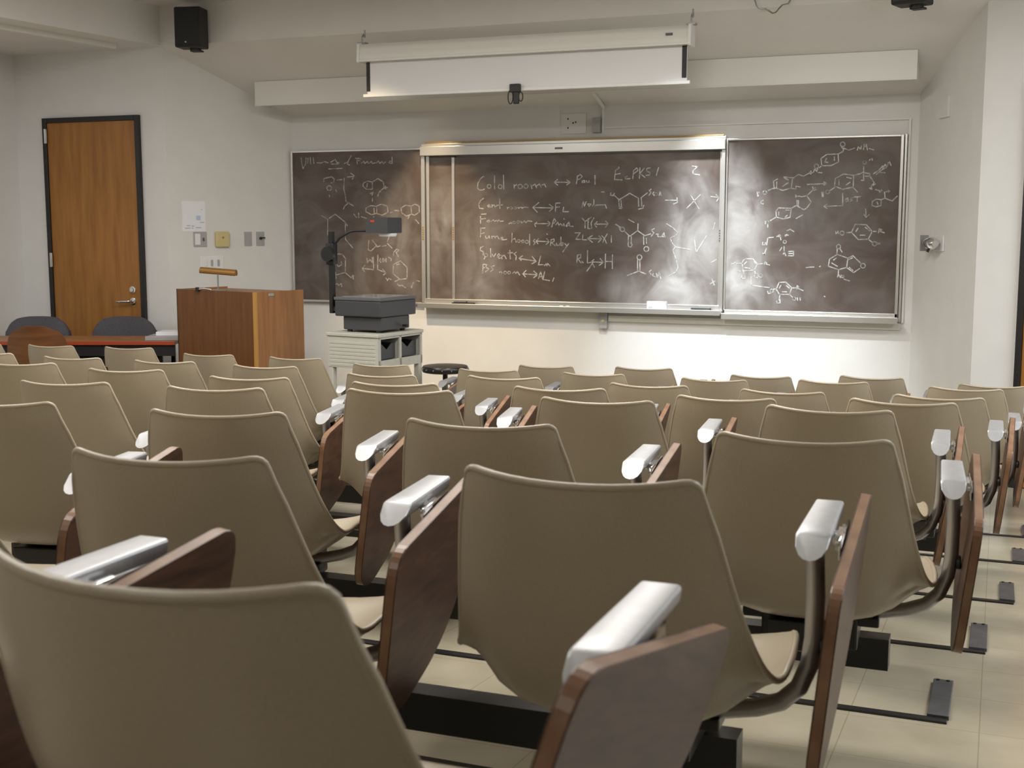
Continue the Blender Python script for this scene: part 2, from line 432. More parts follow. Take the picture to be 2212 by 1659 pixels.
# left board
LB = empty('chalkboard', (-4.81, YW, 0.94), 0, 'left blackboard with faint chalk molecules, behind the overhead projector', 'blackboard')
slate(LB, -5.385, -4.24, 0.95, 2.135, board_mat('slate_left', [(0.42, 0.55, 0.22, 0.5, 0.5), (-0.1, 0.3, 0.5, 0.35, 0.3)], 0.42))
m = MB(); bar(m, -5.40, -5.383, 0.935, 2.15); bar(m, -5.383, -4.24, 2.133, 2.15); bar(m, -5.383, -4.24, 0.935, 0.952)
m.build('board_frame', M['frame'], LB, world=True)
chalk(LB, [(620, 300, 4.609, """140,190 150,260 160,295 185,250 190,190;210,190 205,245;232,185 235,248;260,185 268,245;300,238 340,240 370,225 410,238;435,232 480,205 500,240 520,235;440,250 520,250;415,300 550,293;640,165 605,230 570,245;620,200 600,250 625,262;695,190 700,250;680,192 735,198;698,218 725,216;740,242 765,225 775,244 800,225 810,245;820,240 840,225 850,245 880,238;890,240 910,220 925,245 945,225 960,245 980,230;1045,178 1048,245 1015,238 1025,222 1046,225;
600,380 660,374;630,340 668,365 650,402;365,425 368,395 410,385 440,378;440,372 470,400 465,432 440,440;500,410 550,405;570,390 565,500 580,560 588,625;@420,490,24;485,505 492,524;420,560 425,575;
760,440 800,420 850,430 850,500 790,502 755,470 760,440;850,430 905,395 960,430 965,490 925,520;800,440 795,480;965,490 1000,484;980,470 982,500;830,545 860,528 845,560;905,570 915,530 930,525;850,590 850,622;
560,700 575,670 610,640 660,665;600,632 625,640;785,690 830,665 890,670 895,740 840,755 785,725 785,690;890,670 940,650 1000,670 1005,730 950,760 895,745;865,690 868,735;665,750 692,782;712,740 715,785;740,775 790,790;862,775 868,790;1070,712 1115,716;1030,735 1050,730;
1135,690 1180,660 1235,670 1240,750 1190,770 1140,735 1135,690;1235,670 1275,650 1315,670 1318,730 1270,760 1240,750;1215,770 1205,795;1280,805 1312,842;
345,765 405,800 405,960;420,790 480,750 580,830 600,865;580,830 582,1000 655,1085;1020,895 1022,960 1000,1020;1000,1042 1045,1088;
815,1010 808,1105 835,1117 892,1062 850,1010;895,1075 930,1065;950,1070 985,1062;
480,1165 510,1145 550,1150 582,1190 580,1330 490,1355 468,1300;490,1240 512,1272 545,1252 540,1222;580,1330 640,1385;655,1358 660,1397;640,1375 665,1365;485,1355 490,1390;470,1428 478,1462;500,1438 512,1460 540,1440 545,1472;478,1445 505,1448;
860,1175 862,1302 755,1290;775,1258 750,1290 772,1322;795,1190 800,1235 825,1200 850,1235 848,1180;800,1215 822,1212;
905,1155 902,1300 980,1332;952,1298 985,1335 960,1355;930,1190 922,1215 935,1230;955,1190 945,1215 958,1225 970,1205 955,1190;985,1190 985,1225;1010,1178 1038,1195 1035,1215;
1090,1100 1062,1130 1060,1165;1090,1098 1115,1108 1085,1132 1108,1170;
1060,1250 1130,1215 1195,1280 1195,1390 1125,1400 1055,1340 1060,1250;1090,1252 1122,1246;985,1385 1000,1410 1012,1388 1035,1402;1100,1445 1120,1465 1140,1455 1180,1482;1240,1482 1252,1440;1262,1430 1235,1470;1290,1410 1320,1420;1115,1400 1075,1420""")], True, 0.008)

# centre board with its sliding panel
CB = empty('chalkboard', (-3.03, YW, 0.94), 0, 'wide centre sliding blackboard with handwritten room list, in an aluminium frame', 'blackboard')
m = MB()
bar(m, -4.226, -1.852, 2.085, 2.155, YB - 0.045, YB + 0.03); bar(m, -4.226, -1.852, 2.155, 2.178, YB - 0.02, YB + 0.03)
bar(m, -4.226, -4.196, 0.955, 2.085, YB - 0.03, YB + 0.03); bar(m, -4.19, -4.165, 0.985, 2.085, YB - 0.012, YB + 0.02)
bar(m, -1.878, -1.852, 0.955, 2.085, YB - 0.03, YB + 0.03)
bar(m, -4.226, -1.852, 0.945, 0.985, YB - 0.02, YB + 0.03)
m.build('board_frame', M['frame'], CB, world=True)
m = MB(); bar(m, -4.20, -1.87, 2.1785, 2.190, YB - 0.008, YB + 0.03); m.build('brass_trim', M['frame_brass'], CB, world=True)['label'] = 'brass coloured trim'
m = MB(); m.box((-3.12, YB - 0.0475, 2.112), (-3.06, YB - 0.0455, 2.126)); m.build('maker_badge', M['plate'], CB, world=True)
m = MB(); m.box((-4.165, YB + 0.004, 0.985), (-3.955, YB + 0.022, 2.086)); m.build('rear_panel', board_mat('slate_rear', [(-1.03, 0.6, 0.16, 0.5, 0.5)], 0.5), CB, world=True)
sl = slate(CB, -3.955, -1.89, 0.985, 2.070, board_mat('slate_centre', [(0.93, 0.42, 0.34, 0.62, 1.0), (0.62, 0.16, 0.42, 0.2, 0.55), (0.8, 0.9, 0.3, 0.25, 0.3), (-0.72, 0.25, 0.22, 0.75, 0.45)], 0.40), 'sliding_panel')
for xa, xb in ((-3.975, -3.952), (-1.893, -1.879)):
    m = MB(); bar(m, xa, xb, 0.985, 2.072, YB - 0.008, YB + 0.02); m.build('panel_edge_strip', M['frame'], CB, world=True)
m = MB(); m.box((-4.226, YB - 0.105, 0.925), (-1.852, YB - 0.008, 0.944), 0.003); m.box((-4.226, YB - 0.112, 0.918), (-1.852, YB - 0.100, 0.956), 0.003)
m.build('chalk_tray', M['frame'], CB, world=True)
for x in (-4.211, -3.9635):
    m = MB()
    for k in range(6): m.box((x - 0.006, YB - 0.033 if x < -4 else YB - 0.011, 1.44 + k*0.018), (x + 0.006, YB - 0.030 if x < -4 else YB - 0.008, 1.452 + k*0.018))
    m.build('finger_pull', M['frame_brass'], CB, world=True)
m = MB()
for k in range(5): m.box((-1.889, YB - 0.0115, 1.44 + k*0.018), (-1.881, YB - 0.0085, 1.450 + k*0.018))
m.build('finger_pull', M['plate'], CB, world=True)
chalk(CB, [(980, 330, 5.028, """335,262 318,258 290,285 262,335 260,385 280,405 310,405 335,395;@385,365,21;443,250 445,395;@505,368,22;540,243 545,395;655,345 660,387;658,362 685,345;@722,366,24;@785,363,23;840,345 850,390;848,362 885,340 900,382;900,362 932,338 950,378;955,352 985,340 1002,372;
1090,318 1262,322;1130,290 1090,318 1130,352;1228,294 1266,322 1228,348;1345,250 1333,338;1345,255 1375,235 1397,258 1370,285 1345,292;1418,300 1395,308 1397,325 1420,320 1420,300 1425,325;1440,303 1445,322 1465,322 1470,302 1475,322;1535,245 1535,345;
325,495 290,520 272,560 280,603 322,607;370,586 398,575 385,560 368,578 380,593 408,588;415,563 418,592;418,576 440,565 450,590;500,498 502,606;468,571 532,565;450,590 470,572;
580,590 585,612;583,602 600,592;@625,600,13;@668,600,13;700,592 706,608;705,600 735,590 745,606;745,598 775,590 812,596;
860,595 1080,600;925,540 860,595 910,646;1040,560 1086,597 1038,636;1108,545 1105,640;1105,548 1157,545;1105,592 1150,588;1195,590 1185,640 1248,640;
290,690 292,766;300,668 352,665;290,722 347,713;360,745 385,730 395,748;362,748 385,755;410,745 432,728 440,747;440,747 466,733;475,748 490,725 502,745 540,742;
600,772 625,755 632,772;@655,757,13;@700,752,13;730,745 740,765 768,740 785,760 805,738 850,746;880,770 1052,770;905,752 878,775 890,802;1024,745 1052,770 1018,797;
1065,805 1080,745 1092,715 1112,740 1085,768;1110,782 1132,750 1142,792 1160,768 1182,792;1195,770 1200,795;1195,715 1202,722;1220,792 1252,752 1260,797 1298,800;1255,785 1222,800;
288,820 342,818;295,825 290,916;290,882 332,870;345,905 352,930 377,925 385,900 392,930;410,905 418,932;418,912 440,905 455,932;455,912 475,905 492,936;512,945 540,928 522,915 508,938 525,948 577,940;
635,875 630,972;632,948 665,930 680,972;@708,958,15;@752,962,14;@795,968,17;825,885 825,1002;882,940 865,958 885,975 868,1000;905,960 1032,966;922,932 895,960 915,988;1010,930 1036,966 1003,997;1012,880 1018,888;
1060,940 1050,1008;1060,945 1090,935 1092,962 1062,976 1102,1008;1115,980 1120,1006 1150,1002 1152,982;1165,915 1165,1006;1165,982 1190,976 1182,1004 1165,1006;1205,985 1228,1008;1250,985 1185,1077;
325,1015 292,1030 287,1060 325,1075 320,1110;@350,1112,18;345,1130 330,1155;400,1040 405,1132;418,1100 435,1132 457,1095;475,1135 505,1115 490,1097 473,1118 490,1147 515,1140;520,1112 525,1152;525,1127 550,1112 572,1152;610,1060 615,1152;588,1090 642,1085;682,1080 655,1098 680,1120 675,1167;
715,1150 890,1176;748,1118 712,1145 735,1172;850,1125 896,1180 848,1207;945,1120 920,1217 976,1215;985,1227 1005,1202 1012,1228 1022,1202 1047,1232;
320,1210 315,1307;320,1210 362,1215 345,1245 320,1250;345,1245 387,1262 345,1292;442,1225 405,1240 432,1265 400,1292;495,1300 512,1290 526,1307;@560,1302,15;@602,1302,15;640,1310 662,1290 675,1312 692,1290 717,1328;
750,1315 912,1325;787,1278 750,1315 780,1348;870,1285 912,1325 868,1357;920,1367 945,1290 967,1377;933,1347 967,1342;988,1290 970,1377 1042,1388;1088,1358 1075,1397"""),
(1240, 330, 5.026, """490,165 450,190 440,290 522,295;445,236 502,225;480,158 490,155;580,255 555,265 558,285 607,280;645,190 638,282;645,195 680,163 697,190 650,226;715,163 710,277;762,168 715,226 772,268;828,163 790,170 790,200 826,215 820,240 783,246;917,160 893,247;
1283,145 1340,150 1292,195 1290,230 1362,240;298,425 328,425;400,435 395,460 425,466 437,440;440,465 490,510 605,440 702,495;485,515 490,582;510,515 514,582;495,585 522,592 515,606 490,602;698,497 702,582;730,490 736,582;700,612 748,602 757,570;725,490 797,435;838,395 815,410 836,430 813,462;868,425 853,445 872,465;@890,448,12;925,465 935,420 947,465;928,450 945,450;
990,515 1118,516;1118,488 1122,540 1080,556;1268,463 1357,607;1372,455 1223,602;1485,475 1570,485;1540,453 1574,486 1548,527;
85,592 102,530 112,582 132,530;150,562 165,582 185,558 150,555;200,575 215,560 215,508;225,575 245,568 340,565 352,602;
88,710 120,747 187,700;120,747 120,817;155,712 150,822 177,825;217,705 185,760 192,822;225,775 366,775;250,748 222,780 246,808;343,743 371,770 338,812;
10,870 67,868 20,940 77,940;97,888 90,945 142,945;145,930 297,935;200,898 145,930 200,972;268,900 300,935 263,972;300,900 327,927 313,972;362,880 330,930 352,982;405,900 405,972;
37,1110 30,1192;37,1110 72,1105 72,1140 40,1150 77,1197;85,1180 100,1195;147,1058 145,1195 187,1190;207,1190 138,1287;190,1185 312,1190;217,1158 188,1185 222,1242;283,1148 317,1190 273,1222;342,1098 338,1252;417,1108 415,1258;340,1180 417,1180;
450,775 512,812;500,835 485,800;@525,832,24;545,850 605,907 690,845 770,902;770,900 832,880;590,907 588,987;622,907 620,987;585,990 592,1020 620,1022 632,995;695,770 692,847;755,907 757,997;785,925 787,985;@785,1045,27;872,823 840,840 866,870 838,907;893,885 918,880 905,910 930,912;950,912 977,868 984,916;930,912 990,910;590,723 652,757;
@710,1135,27;690,1165 690,1282;715,1165 715,1282;578,1332 702,1285 782,1317;838,1273 815,1293 836,1322;862,1308 850,1335 882,1347;895,1310 905,1362 925,1290 942,1367;910,1340 940,1335;
1005,770 1070,812 1130,868 1100,900 1045,925 1060,970 1100,1022 1267,1052;1095,1025 1073,1060 1110,1160 1130,1240 1108,1292 1035,1332;1305,918 1325,1082 1437,903;1480,1422 1532,1393;1498,1368 1522,1437;1097,1385 1100,1415;1490,1190 1545,1160;1530,760 1510,830""")])

# right board
RB = empty('chalkboard', (-1.25, YW, 0.94), 0, 'right blackboard with many chalk ring molecules, beside the right wall', 'blackboard')
slate(RB, -1.838, -0.672, 0.955, 2.145, board_mat('slate_right', [(-0.50, 0.55, 0.24, 0.75, 1.1), (-0.34, 0.16, 0.42, 0.18, 0.5), (0.1, 0.8, 0.5, 0.35, 0.25)], 0.38))
m = MB(); bar(m, -1.850, -1.838, 0.93, 2.16); bar(m, -1.838, -0.672, 2.145, 2.16); bar(m, -0.672, -0.652, 0.93, 2.16); bar(m, -0.648, -0.632, 0.90, 2.165, YB, YB + 0.03)
bar(m, -1.850, -0.652, 0.93, 0.956)
m.build('board_frame', M['frame'], RB, world=True)
m = MB(); m.box((-1.848, YB - 0.085, 0.905), (-0.645, YB - 0.003, 0.929), 0.004); m.box((-1.848, YB - 0.09, 0.893), (-0.645, YB - 0.078, 0.935), 0.003)
m.build('chalk_tray', M['frame'], RB, world=True)
chalk(RB, [(1560, 290, 5.53, """@1440,120,28;1425,150 1450,182;1450,165 1512,190 1582,165;1613,192 1625,145 1655,187 1662,138;1688,182 1697,118;1692,152 1720,140;1722,120 1735,187;1755,170 1812,187;1450,182 1445,205 1385,237;
1385,235 1390,330 1300,375 1190,375 1180,290 1250,240 1362,237 1385,235;1247,288 1225,332 1262,336;1340,268 1340,312;1190,375 1160,400;@1125,382,26;1093,452 1105,408 1130,447 1142,403;1145,457 1192,460;
840,530 910,480 970,500 1020,475 1062,455;1040,457 1082,460;1060,438 1058,477;840,520 825,642 720,672;720,670 640,642 608,652;620,642 613,560 662,535;652,568 650,642;733,510 842,520;735,517 792,547;720,622 792,578;825,645 882,655 880,620 932,630;418,690 425,742;440,690 430,745;420,715 440,712;@510,697,22;550,672 607,645;492,788 465,800 465,830 492,832;
1015,600 1242,590;1213,570 1252,588 1213,608;1350,530 1450,475 1572,490 1565,632 1440,657 1343,620 1350,530;1395,543 1395,608;1488,515 1542,527;1480,607 1527,573;1572,490 1652,470 1692,450;@1702,338,20;1690,385 1690,450;1758,312 1768,298;1790,288 1792,312;1690,478 1690,547;1663,550 1697,552;1690,460 1762,470 1762,500 1708,502;1762,500 1792,540 1817,582 1788,612;1832,593 1780,620 1787,660 1758,642;
1808,472 1870,430 1922,378;1840,482 1900,430 1952,400;1908,380 1922,412 1942,368;1950,358 1962,402 1987,338;1998,330 2017,372;1888,457 1947,460;1570,640 1617,692;1190,690 1197,747;1205,690 1208,745;@1260,690,22;1285,675 1345,635;
895,850 893,788;912,850 910,790;875,742 932,740;880,725 880,755;940,747 1012,735 1062,810 1010,882 975,902 885,850;1012,735 1082,668;1080,628 1087,672 1122,660;1085,648 1112,640;
885,850 825,885 810,992 730,1012 648,990 643,920 670,880 825,885;675,928 675,967;758,905 802,907;750,992 777,968;645,990 575,1032;515,1038 517,1072;@540,1050,14;545,1062 545,1112;
1440,708 1440,852 1222,862;1252,833 1218,862 1252,887;1502,763 1475,775 1480,802 1507,797 1505,780 1490,780;1562,758 1530,775 1557,790 1528,802;1578,750 1652,745;1615,750 1612,802;
1828,660 1902,682;1880,692 1907,668;1958,687 2002,678;1985,668 1990,695;1940,690 1945,762;1945,765 1900,780 1895,852 1840,867 1788,850 1795,800 1840,775 1900,780;1850,808 1862,837;1945,765 2032,797 2092,738;1713,893 1720,987;1693,958 1720,992 1757,958;883,1007 962,963"""),
(1560, 480, 5.53, """1545,120 1590,25 1722,30 1792,110 1745,202 1625,207 1545,120;1598,112 1622,73;1708,60 1762,102;1648,155 1707,155;1353,108 1362,137;1382,105 1388,135;1358,125 1385,120;@1432,130,24;1488,125 1547,120;1790,110 1842,110;1868,127 1875,80 1912,90 1880,107 1937,127;1745,202 1802,247;@1820,257,26;1858,243 1862,265;1880,245 1884,262;1860,254 1882,253;
1375,385 1283,440 1268,525 1390,567 1487,540 1502,430 1375,385;1330,452 1362,428;1308,488 1377,527;@1390,292,25;1375,317 1370,387;1408,318 1432,357;1500,430 1562,400 1652,487;1510,447 1557,425;@1682,520,28;1485,540 1570,602 1642,553;1518,540 1562,577;1390,567 1385,642;1378,655 1390,622 1412,662 1422,630;@1440,650,13;1453,680 1522,702;1000,542 1097,534;1163,532 1173,524;
612,180 547,185 530,272;485,240 480,270 512,270 517,243;652,172 690,148 702,212;665,170 700,172;750,157 792,155;755,170 770,145;@748,235,18;773,102 812,85 857,112;740,288 740,342;688,342 712,303;730,382 742,358 762,402;790,350 852,347 852,402 790,400;795,375 850,372;530,310 500,387;487,370 500,387 515,372;
248,460 280,435 370,440 420,500 385,572 250,582 240,490 248,460;263,502 292,473;380,473 407,502;270,542 332,552;115,495 242,490;150,480 165,515;430,502 482,495;503,502 510,470 532,488 512,495 567,512;255,585 262,622;235,640 230,670 272,672;270,640 275,675;385,572 397,612;@410,640,25;@462,640,20;345,650 350,752 562,782;185,575 215,585;
645,800 680,720 760,715 830,782 805,862 685,862 645,800;683,787 702,753;768,758 802,787;718,830 772,832;@592,820,20;543,825 550,852 577,847;610,802 647,795;830,785 882,785;888,802 895,758 917,775 892,785 967,817;805,862 847,902;@862,915,18;898,903 900,932;930,903 933,932;690,862 680,932;650,940 655,967 692,962 690,923;1218,884 1230,890;300,60 310,64""")])

# things lying on the chalk trays
def on_tray(name, label, cat, x, z, size, mtl, rz=0.0, parts=None, Y=YB - 0.055):
    t = empty(name, (x, Y, z), rz, label, cat)
    return t
t = empty('chalkboard_eraser', (-3.86, YB - 0.055, 0.9445), 0.0, 'dark felt eraser lying at the left end of the centre chalk tray', 'eraser')
m = MB(); m.box((-0.09, -0.022, 0), (0.09, 0.022, 0.018), 0.003); m.build('felt_pad', M['eraser_felt'], t)
m = MB(); m.box((-0.075, -0.018, 0.0185), (0.03, 0.018, 0.03), 0.004); m.build('back_strip', M['charcoal_light'], t)
t = empty('chalkboard_eraser', (-2.00, YB - 0.055, 0.9445), 0.0, 'dark felt eraser at the right end of the centre chalk tray', 'eraser')
m = MB(); m.box((-0.07, -0.022, 0), (0.07, 0.022, 0.016), 0.003); m.build('felt_pad', M['eraser_felt'], t)
m = MB(); m.box((-0.07, -0.019, 0.0165), (0.07, 0.019, 0.024), 0.003); m.build('back_strip', M['charcoal_light'], t)
t = empty('chalk_box', (-2.325, YB - 0.055, 0.9445), 0.0, 'small white cardboard chalk box standing on the centre tray', 'box')
m = MB(); m.box((-0.07, -0.024, 0), (0.07, 0.024, 0.062), 0.003); b = m.build('carton', M['paper'], t)
m = MB(); m.box((-0.058, -0.0252, 0.008), (-0.025, -0.0242, 0.028)); m.build('printed_mark', M['ink'], t)
for (x, lb) in ((-3.06, 'short white chalk stick on the centre tray, left one of two'), (-3.01, 'short white chalk stick on the centre tray, right one of two')):
    m = MB(); m.tube([(-0.014, 0, 0.008), (0.014, 0, 0.008)], 0.008, 10)
    o = m.build('chalk_stick', M['paper'], None, smooth=True); o.location = (x, YB - 0.055, 0.9445); o.rotation_euler = (0, 0, 0.3)
    tag(o, lb, 'chalk', 'chalk sticks on the centre tray')

# ------------------------------------------------------------------ fittings on the front wall and ceiling recess
VL = empty('blackboard_light', (-2.95, 8.42, 2.62), 0, 'long pale metal light valance hanging in front of the blackboard wall', 'light fixture')
def zrec(Y): return 2.89 - (Y - 7.93) * 0.4905
m = MB(); m.box((-5.45, 8.40, 2.475), (-0.56, 8.412, 2.655), 0.002); m.box((-5.45, 8.395, 2.470), (-0.56, 8.42, 2.480), 0.002)
m.build('valance_panel', M['white_paint'], VL, world=True)
for x in (-5.45, -0.568):
    m = MB(); m.prism([(8.412, 2.475), (8.412, 2.65), (8.62, 2.545), (8.62, 2.475)], x, x + 0.008); m.build('end_cap', M['white_paint'], VL, world=True)
for x in (-1.97, -4.10):
    m = MB(); m.lathe([(0.03, 0), (0.045, 0.02), (0.05, 0.06)], 16, Matrix.Translation((x, 8.50, 2.535))); m.build('lamp_holder', M['white_paint'], VL, world=True, smooth=True)

PS = empty('projection_screen', (-3.04, 7.83, 2.6), 0, 'white pull-down projector screen, mostly rolled up, hung before the blackboards', 'projector screen')
m = MB()
prof = rounded([(7.775, 2.675), (7.775, 2.715), (7.79, 2.77), (7.82, 2.80), (7.87, 2.79), (7.875, 2.70), (7.86, 2.675)], 0.012, 4)
m.prism(prof, -4.195, -1.885)
m.box((-4.195, 7.768, 2.672), (-1.885, 7.785, 2.688), 0.002)
m.build('case', M['white_paint'], PS, world=True)
for x in (-4.212, -1.885):
    m = MB(); m.prism(rounded([(7.765, 2.665), (7.775, 2.80), (7.88, 2.81), (7.885, 2.665)], 0.015), x, x + 0.017); m.build('end_cap', M['white_plate'], PS, world=True)
m = MB(); m.box((-2.03, 7.7735, 2.733), (-1.985, 7.7765, 2.748)); m.build('badge', M['plate'], PS, world=True)
m = MB(); m.box((-4.16, 7.822, 2.455), (-1.90, 7.824, 2.68)); fab = m.build('screen_fabric', M['screen'], PS, world=True)
for (x0, x1) in ((-4.165, -4.137), (-1.933, -1.903)):
    m = MB(); m.box((x0, 7.8195, 2.475), (x1, 7.8215, 2.672)); m.build('black_border', M['black'], PS, world=True)
m = MB(); m.box((-4.19, 7.812, 2.436), (-1.88, 7.836, 2.458), 0.004); m.build('bottom_bar', M['white_plate'], PS, world=True)
for x in (-4.20, -1.88):
    m = MB(); m.tube([(x, 7.83, 2.80), (x, 7.83, 2.845), (x, 7.85, 2.865), (x, 7.87, 2.85), (x, 7.87, 2.90)], 0.006, 8); m.box((x - 0.03, 7.815, 2.797), (x + 0.03, 7.865, 2.81))
    m.build('hanging_hook', M['steel'], PS, world=True, smooth=True)
HC = empty('screen_clamp', (-3.04, 7.80, 2.45), 0, 'small black clamp with cable loops gripping the screen bottom bar', 'clamp')
m = MB(); m.box((-0.045, -0.02, -0.025), (0.03, 0.008, 0.03), 0.005); m.box((-0.02, -0.018, -0.10), (0.02, 0.004, -0.02), 0.006); m.build('jaw', M['black'], HC)
for sx, rr, w in ((-1, 0.045, 0.035), (1, 0.03, 0.03)):
    m = MB(); pts = []
    for k in range(13):
        th = math.pi*2*k/12
        pts.append((sx*(0.02 + w*0.5 + w*0.5*math.cos(th)), -0.015, -0.055 + rr*math.sin(th)))
    m.tube(pts, 0.004, 6); m.build('cable_loop', M['black'], HC, smooth=True)

def speaker(x, y, z, rz, label, w=0.2, h=0.285, d=0.16):
    t = empty('wall_speaker', (x, y, z), rz, label, 'loudspeaker', 'speakers on the ceiling bulkhead')
    m = MB(); m.box((-w/2, -d, 0), (w/2, 0, h), 0.012, seg=3); m.build('cabinet', M['speaker'], t)
    m = MB(); m.box((-w/2 + 0.012, -d - 0.006, 0.014), (w/2 - 0.012, -d - 0.0005, h - 0.014), 0.003); m.build('grille', M['black'], t)
    m = MB(); m.tube([(0.02, -0.06, 0.0), (0.02, -0.06, -0.016)], 0.04, 14); m.box((-0.02, -0.07, -0.02), (0.06, 0.0, -0.008), 0.003); m.build('bracket', M['black'], t)
    m = MB(); m.box((-0.018, -d - 0.0075, 0.03), (-0.006, -d - 0.0065, 0.04)); m.build('badge', M['frame'], t)
    return t
speaker(-5.60, 7.87, 2.835, R(14), 'black loudspeaker on the bulkhead at upper left, above the left wall corner')
speaker(-0.54, 7.87, 2.828, R(-16), 'black loudspeaker cut by the top edge, above the right blackboard')
m = MB(); pts = []
for k in range(17):
    th = math.pi + math.pi*k/16
    pts.append((0.115*math.cos(th), -0.02 - 0.02*math.sin(k*0.7), 0.09 + 0.11*math.sin(th) + 0.012*math.sin(k*1.3)))
m.tube(pts, 0.005, 6)
o = m.build('hanging_cable', M['steel'], None, smooth=True); o.location = (-1.39, 7.915, 2.88)
tag(o, 'thin grey cable loop hanging from the ceiling bulkhead', 'cable')

def wallbox(name, label, cat, lo, hi, mtl, part='cover'):
    c = Vector(((lo[0]+hi[0])/2, hi[1], (lo[2]+hi[2])/2))
    t = empty(name, c, 0, label, cat); m = MB(); m.box(lo, hi, 0.003); m.build(part, mtl, t, world=True); return t
t = wallbox('junction_box', 'grey junction box under a curved white cable cover above the centre board', 'junction box', (-2.845, YW - 0.045, 2.228), (-2.788, YW, 2.335), M['grey_plate'])
m = MB(); m.box((-2.78, YW - 0.016, 2.225), (-2.765, YW, 2.43)); m.box((-2.786, YW - 0.03, 2.42), (-2.765, YW - 0.0, 2.435))
pts = [(-2.772, YW - 0.012, 2.41), (-2.785, YW - 0.08, 2.455), (-2.81, YW - 0.18, 2.51), (-2.83, YW - 0.30, 2.572)]
m.tube(pts, 0.014, 8)
m.build('cable_cover', M['white_plate'], t, world=True)
t = empty('cable_raceway', (-1.7, YW, 2.263), 0, 'thin white cable raceway running round the top right of the boards', 'raceway')
m = MB(); m.box((-2.764, YW - 0.013, 2.258), (-0.629, YW - 0.001, 2.268)); m.build('horizontal_run', M['white_paint'], t, world=True)
m = MB(); m.box((-0.628, YW - 0.015, 0.892), (-0.614, YW - 0.001, 2.268)); m.build('vertical_run', M['white_paint'], t, world=True)
t = wallbox('blank_cover_plate', 'painted blank wall plate with screw holes above the centre board', 'wall plate', (-3.10, YW - 0.008, 2.225), (-2.905, YW, 2.375), M['wall'], 'plate')
for (x, z) in ((-3.045, 2.335), (-3.005, 2.305), (-3.045, 2.27), (-2.985, 2.31)):
    m = MB(); m.box((x - 0.005, YW - 0.0095, z - 0.006), (x + 0.005, YW - 0.0082, z + 0.006)); m.build('screw_hole', M['black'], t, world=True)
t = wallbox('wall_outlet', 'grey power outlet box just under the centre chalk tray', 'outlet', (-2.778, YW - 0.05, 0.792), (-2.718, YW, 0.91), M['grey_plate'])
m = MB(); m.lathe([(0.012, 0), (0.012, 0.004)], 12, Matrix.Translation((-2.748, YW - 0.0505, 0.85)) @ Matrix.Rotation(R(90), 4, 'X')); m.build('socket', M['putty'], t, world=True)
m = MB(); m.box((-2.714, YW - 0.03, 0.845), (-0.635, YW, 0.89), 0.003)
o = m.build('cable_raceway', M['white_paint'], None); tag(o, 'white surface raceway running right from the outlet below the right board', 'raceway')

# ------------------------------------------------------------------ fittings on the splayed side walls
def on_side(P0, P1):
    """frame of a side wall: x along it from P0, y into the wall, z up"""
    t = Vector((P1[0]-P0[0], P1[1]-P0[1])).normalized()
    return Vector(P0), t, math.atan2(t.y, t.x)
Lp, Lt, Lrz = on_side(NL, CL)
def left_at(x, y): return (Vector((x, y)) - Lp).dot(Lt)
def side_thing(name, s, z, label, cat, base, tv, rz, group=None):
    p = base + tv*s
    return empty(name, (p.x, p.y, z), rz, label, cat, group)
s0 = left_at(-5.903, 8.045); s1 = left_at(-5.806, 8.208)
t = side_thing('paper_notice', (s0+s1)/2, 1.623, 'white paper notice taped on the wall above the light switches', 'notice', Lp, Lt, Lrz)
w = (s1-s0)/2
m = MB(); m.box((-w, -0.0025, -0.117), (w, -0.0005, 0.117)); m.build('sheet', M['paper'], t)
for (a, b, z) in ((-0.075, -0.03, -0.094), (-0.02, -0.005, -0.094), (0.015, 0.06, -0.09), (-0.06, -0.03, -0.075), (-0.02, 0.0, -0.078), (0.05, 0.085, -0.05), (0.062, 0.07, 0.05)):
    m = MB(); m.box((a, -0.0036, z), (b, -0.0028, z + 0.006)); m.build('printed_text', M['ink'], t)
m = MB(); m.box((0.02, -0.0036, -0.03), (0.055, -0.0028, 0.005)); m.build('printed_picture', M['blue_ink'], t)
s0 = left_at(-5.859, 8.119); s1 = left_at(-5.802, 8.214); w = (s1-s0)/2
t = side_thing('light_switch', (s0+s1)/2, 1.445, 'double light switch plate directly under the paper notice', 'light switch', Lp, Lt, Lrz)
m = MB(); m.box((-w, -0.006, -0.058), (w, 0, 0.058), 0.003); m.build('plate', M['grey_plate'], t)
m = MB(); m.box((-0.045, -0.010, -0.042), (0.0, -0.0062, 0.045), 0.002); m.build('white_rocker', M['white_plate'], t)
m = MB(); m.box((0.02, -0.018, -0.012), (0.03, -0.0062, 0.012), 0.002); m.build('toggle', M['plate'], t)
s0 = left_at(-5.768, 8.27); s1 = left_at(-5.708, 8.371); w = (s1-s0)/2
t = side_thing('thermostat', (s0+s1)/2, 1.444, 'yellowed square thermostat between the switch plates', 'thermostat', Lp, Lt, Lrz)
m = MB(); m.box((-w, -0.03, -0.062), (w, 0, 0.062), 0.012, seg=3); m.build('cover', M['putty'], t)
m = MB(); m.box((-0.012, -0.0315, 0.012), (0.012, -0.0305, 0.018)); m.box((-0.003, -0.0315, 0.004), (0.003, -0.0305, 0.024)); m.build('emblem', M['brass_lamp'], t)
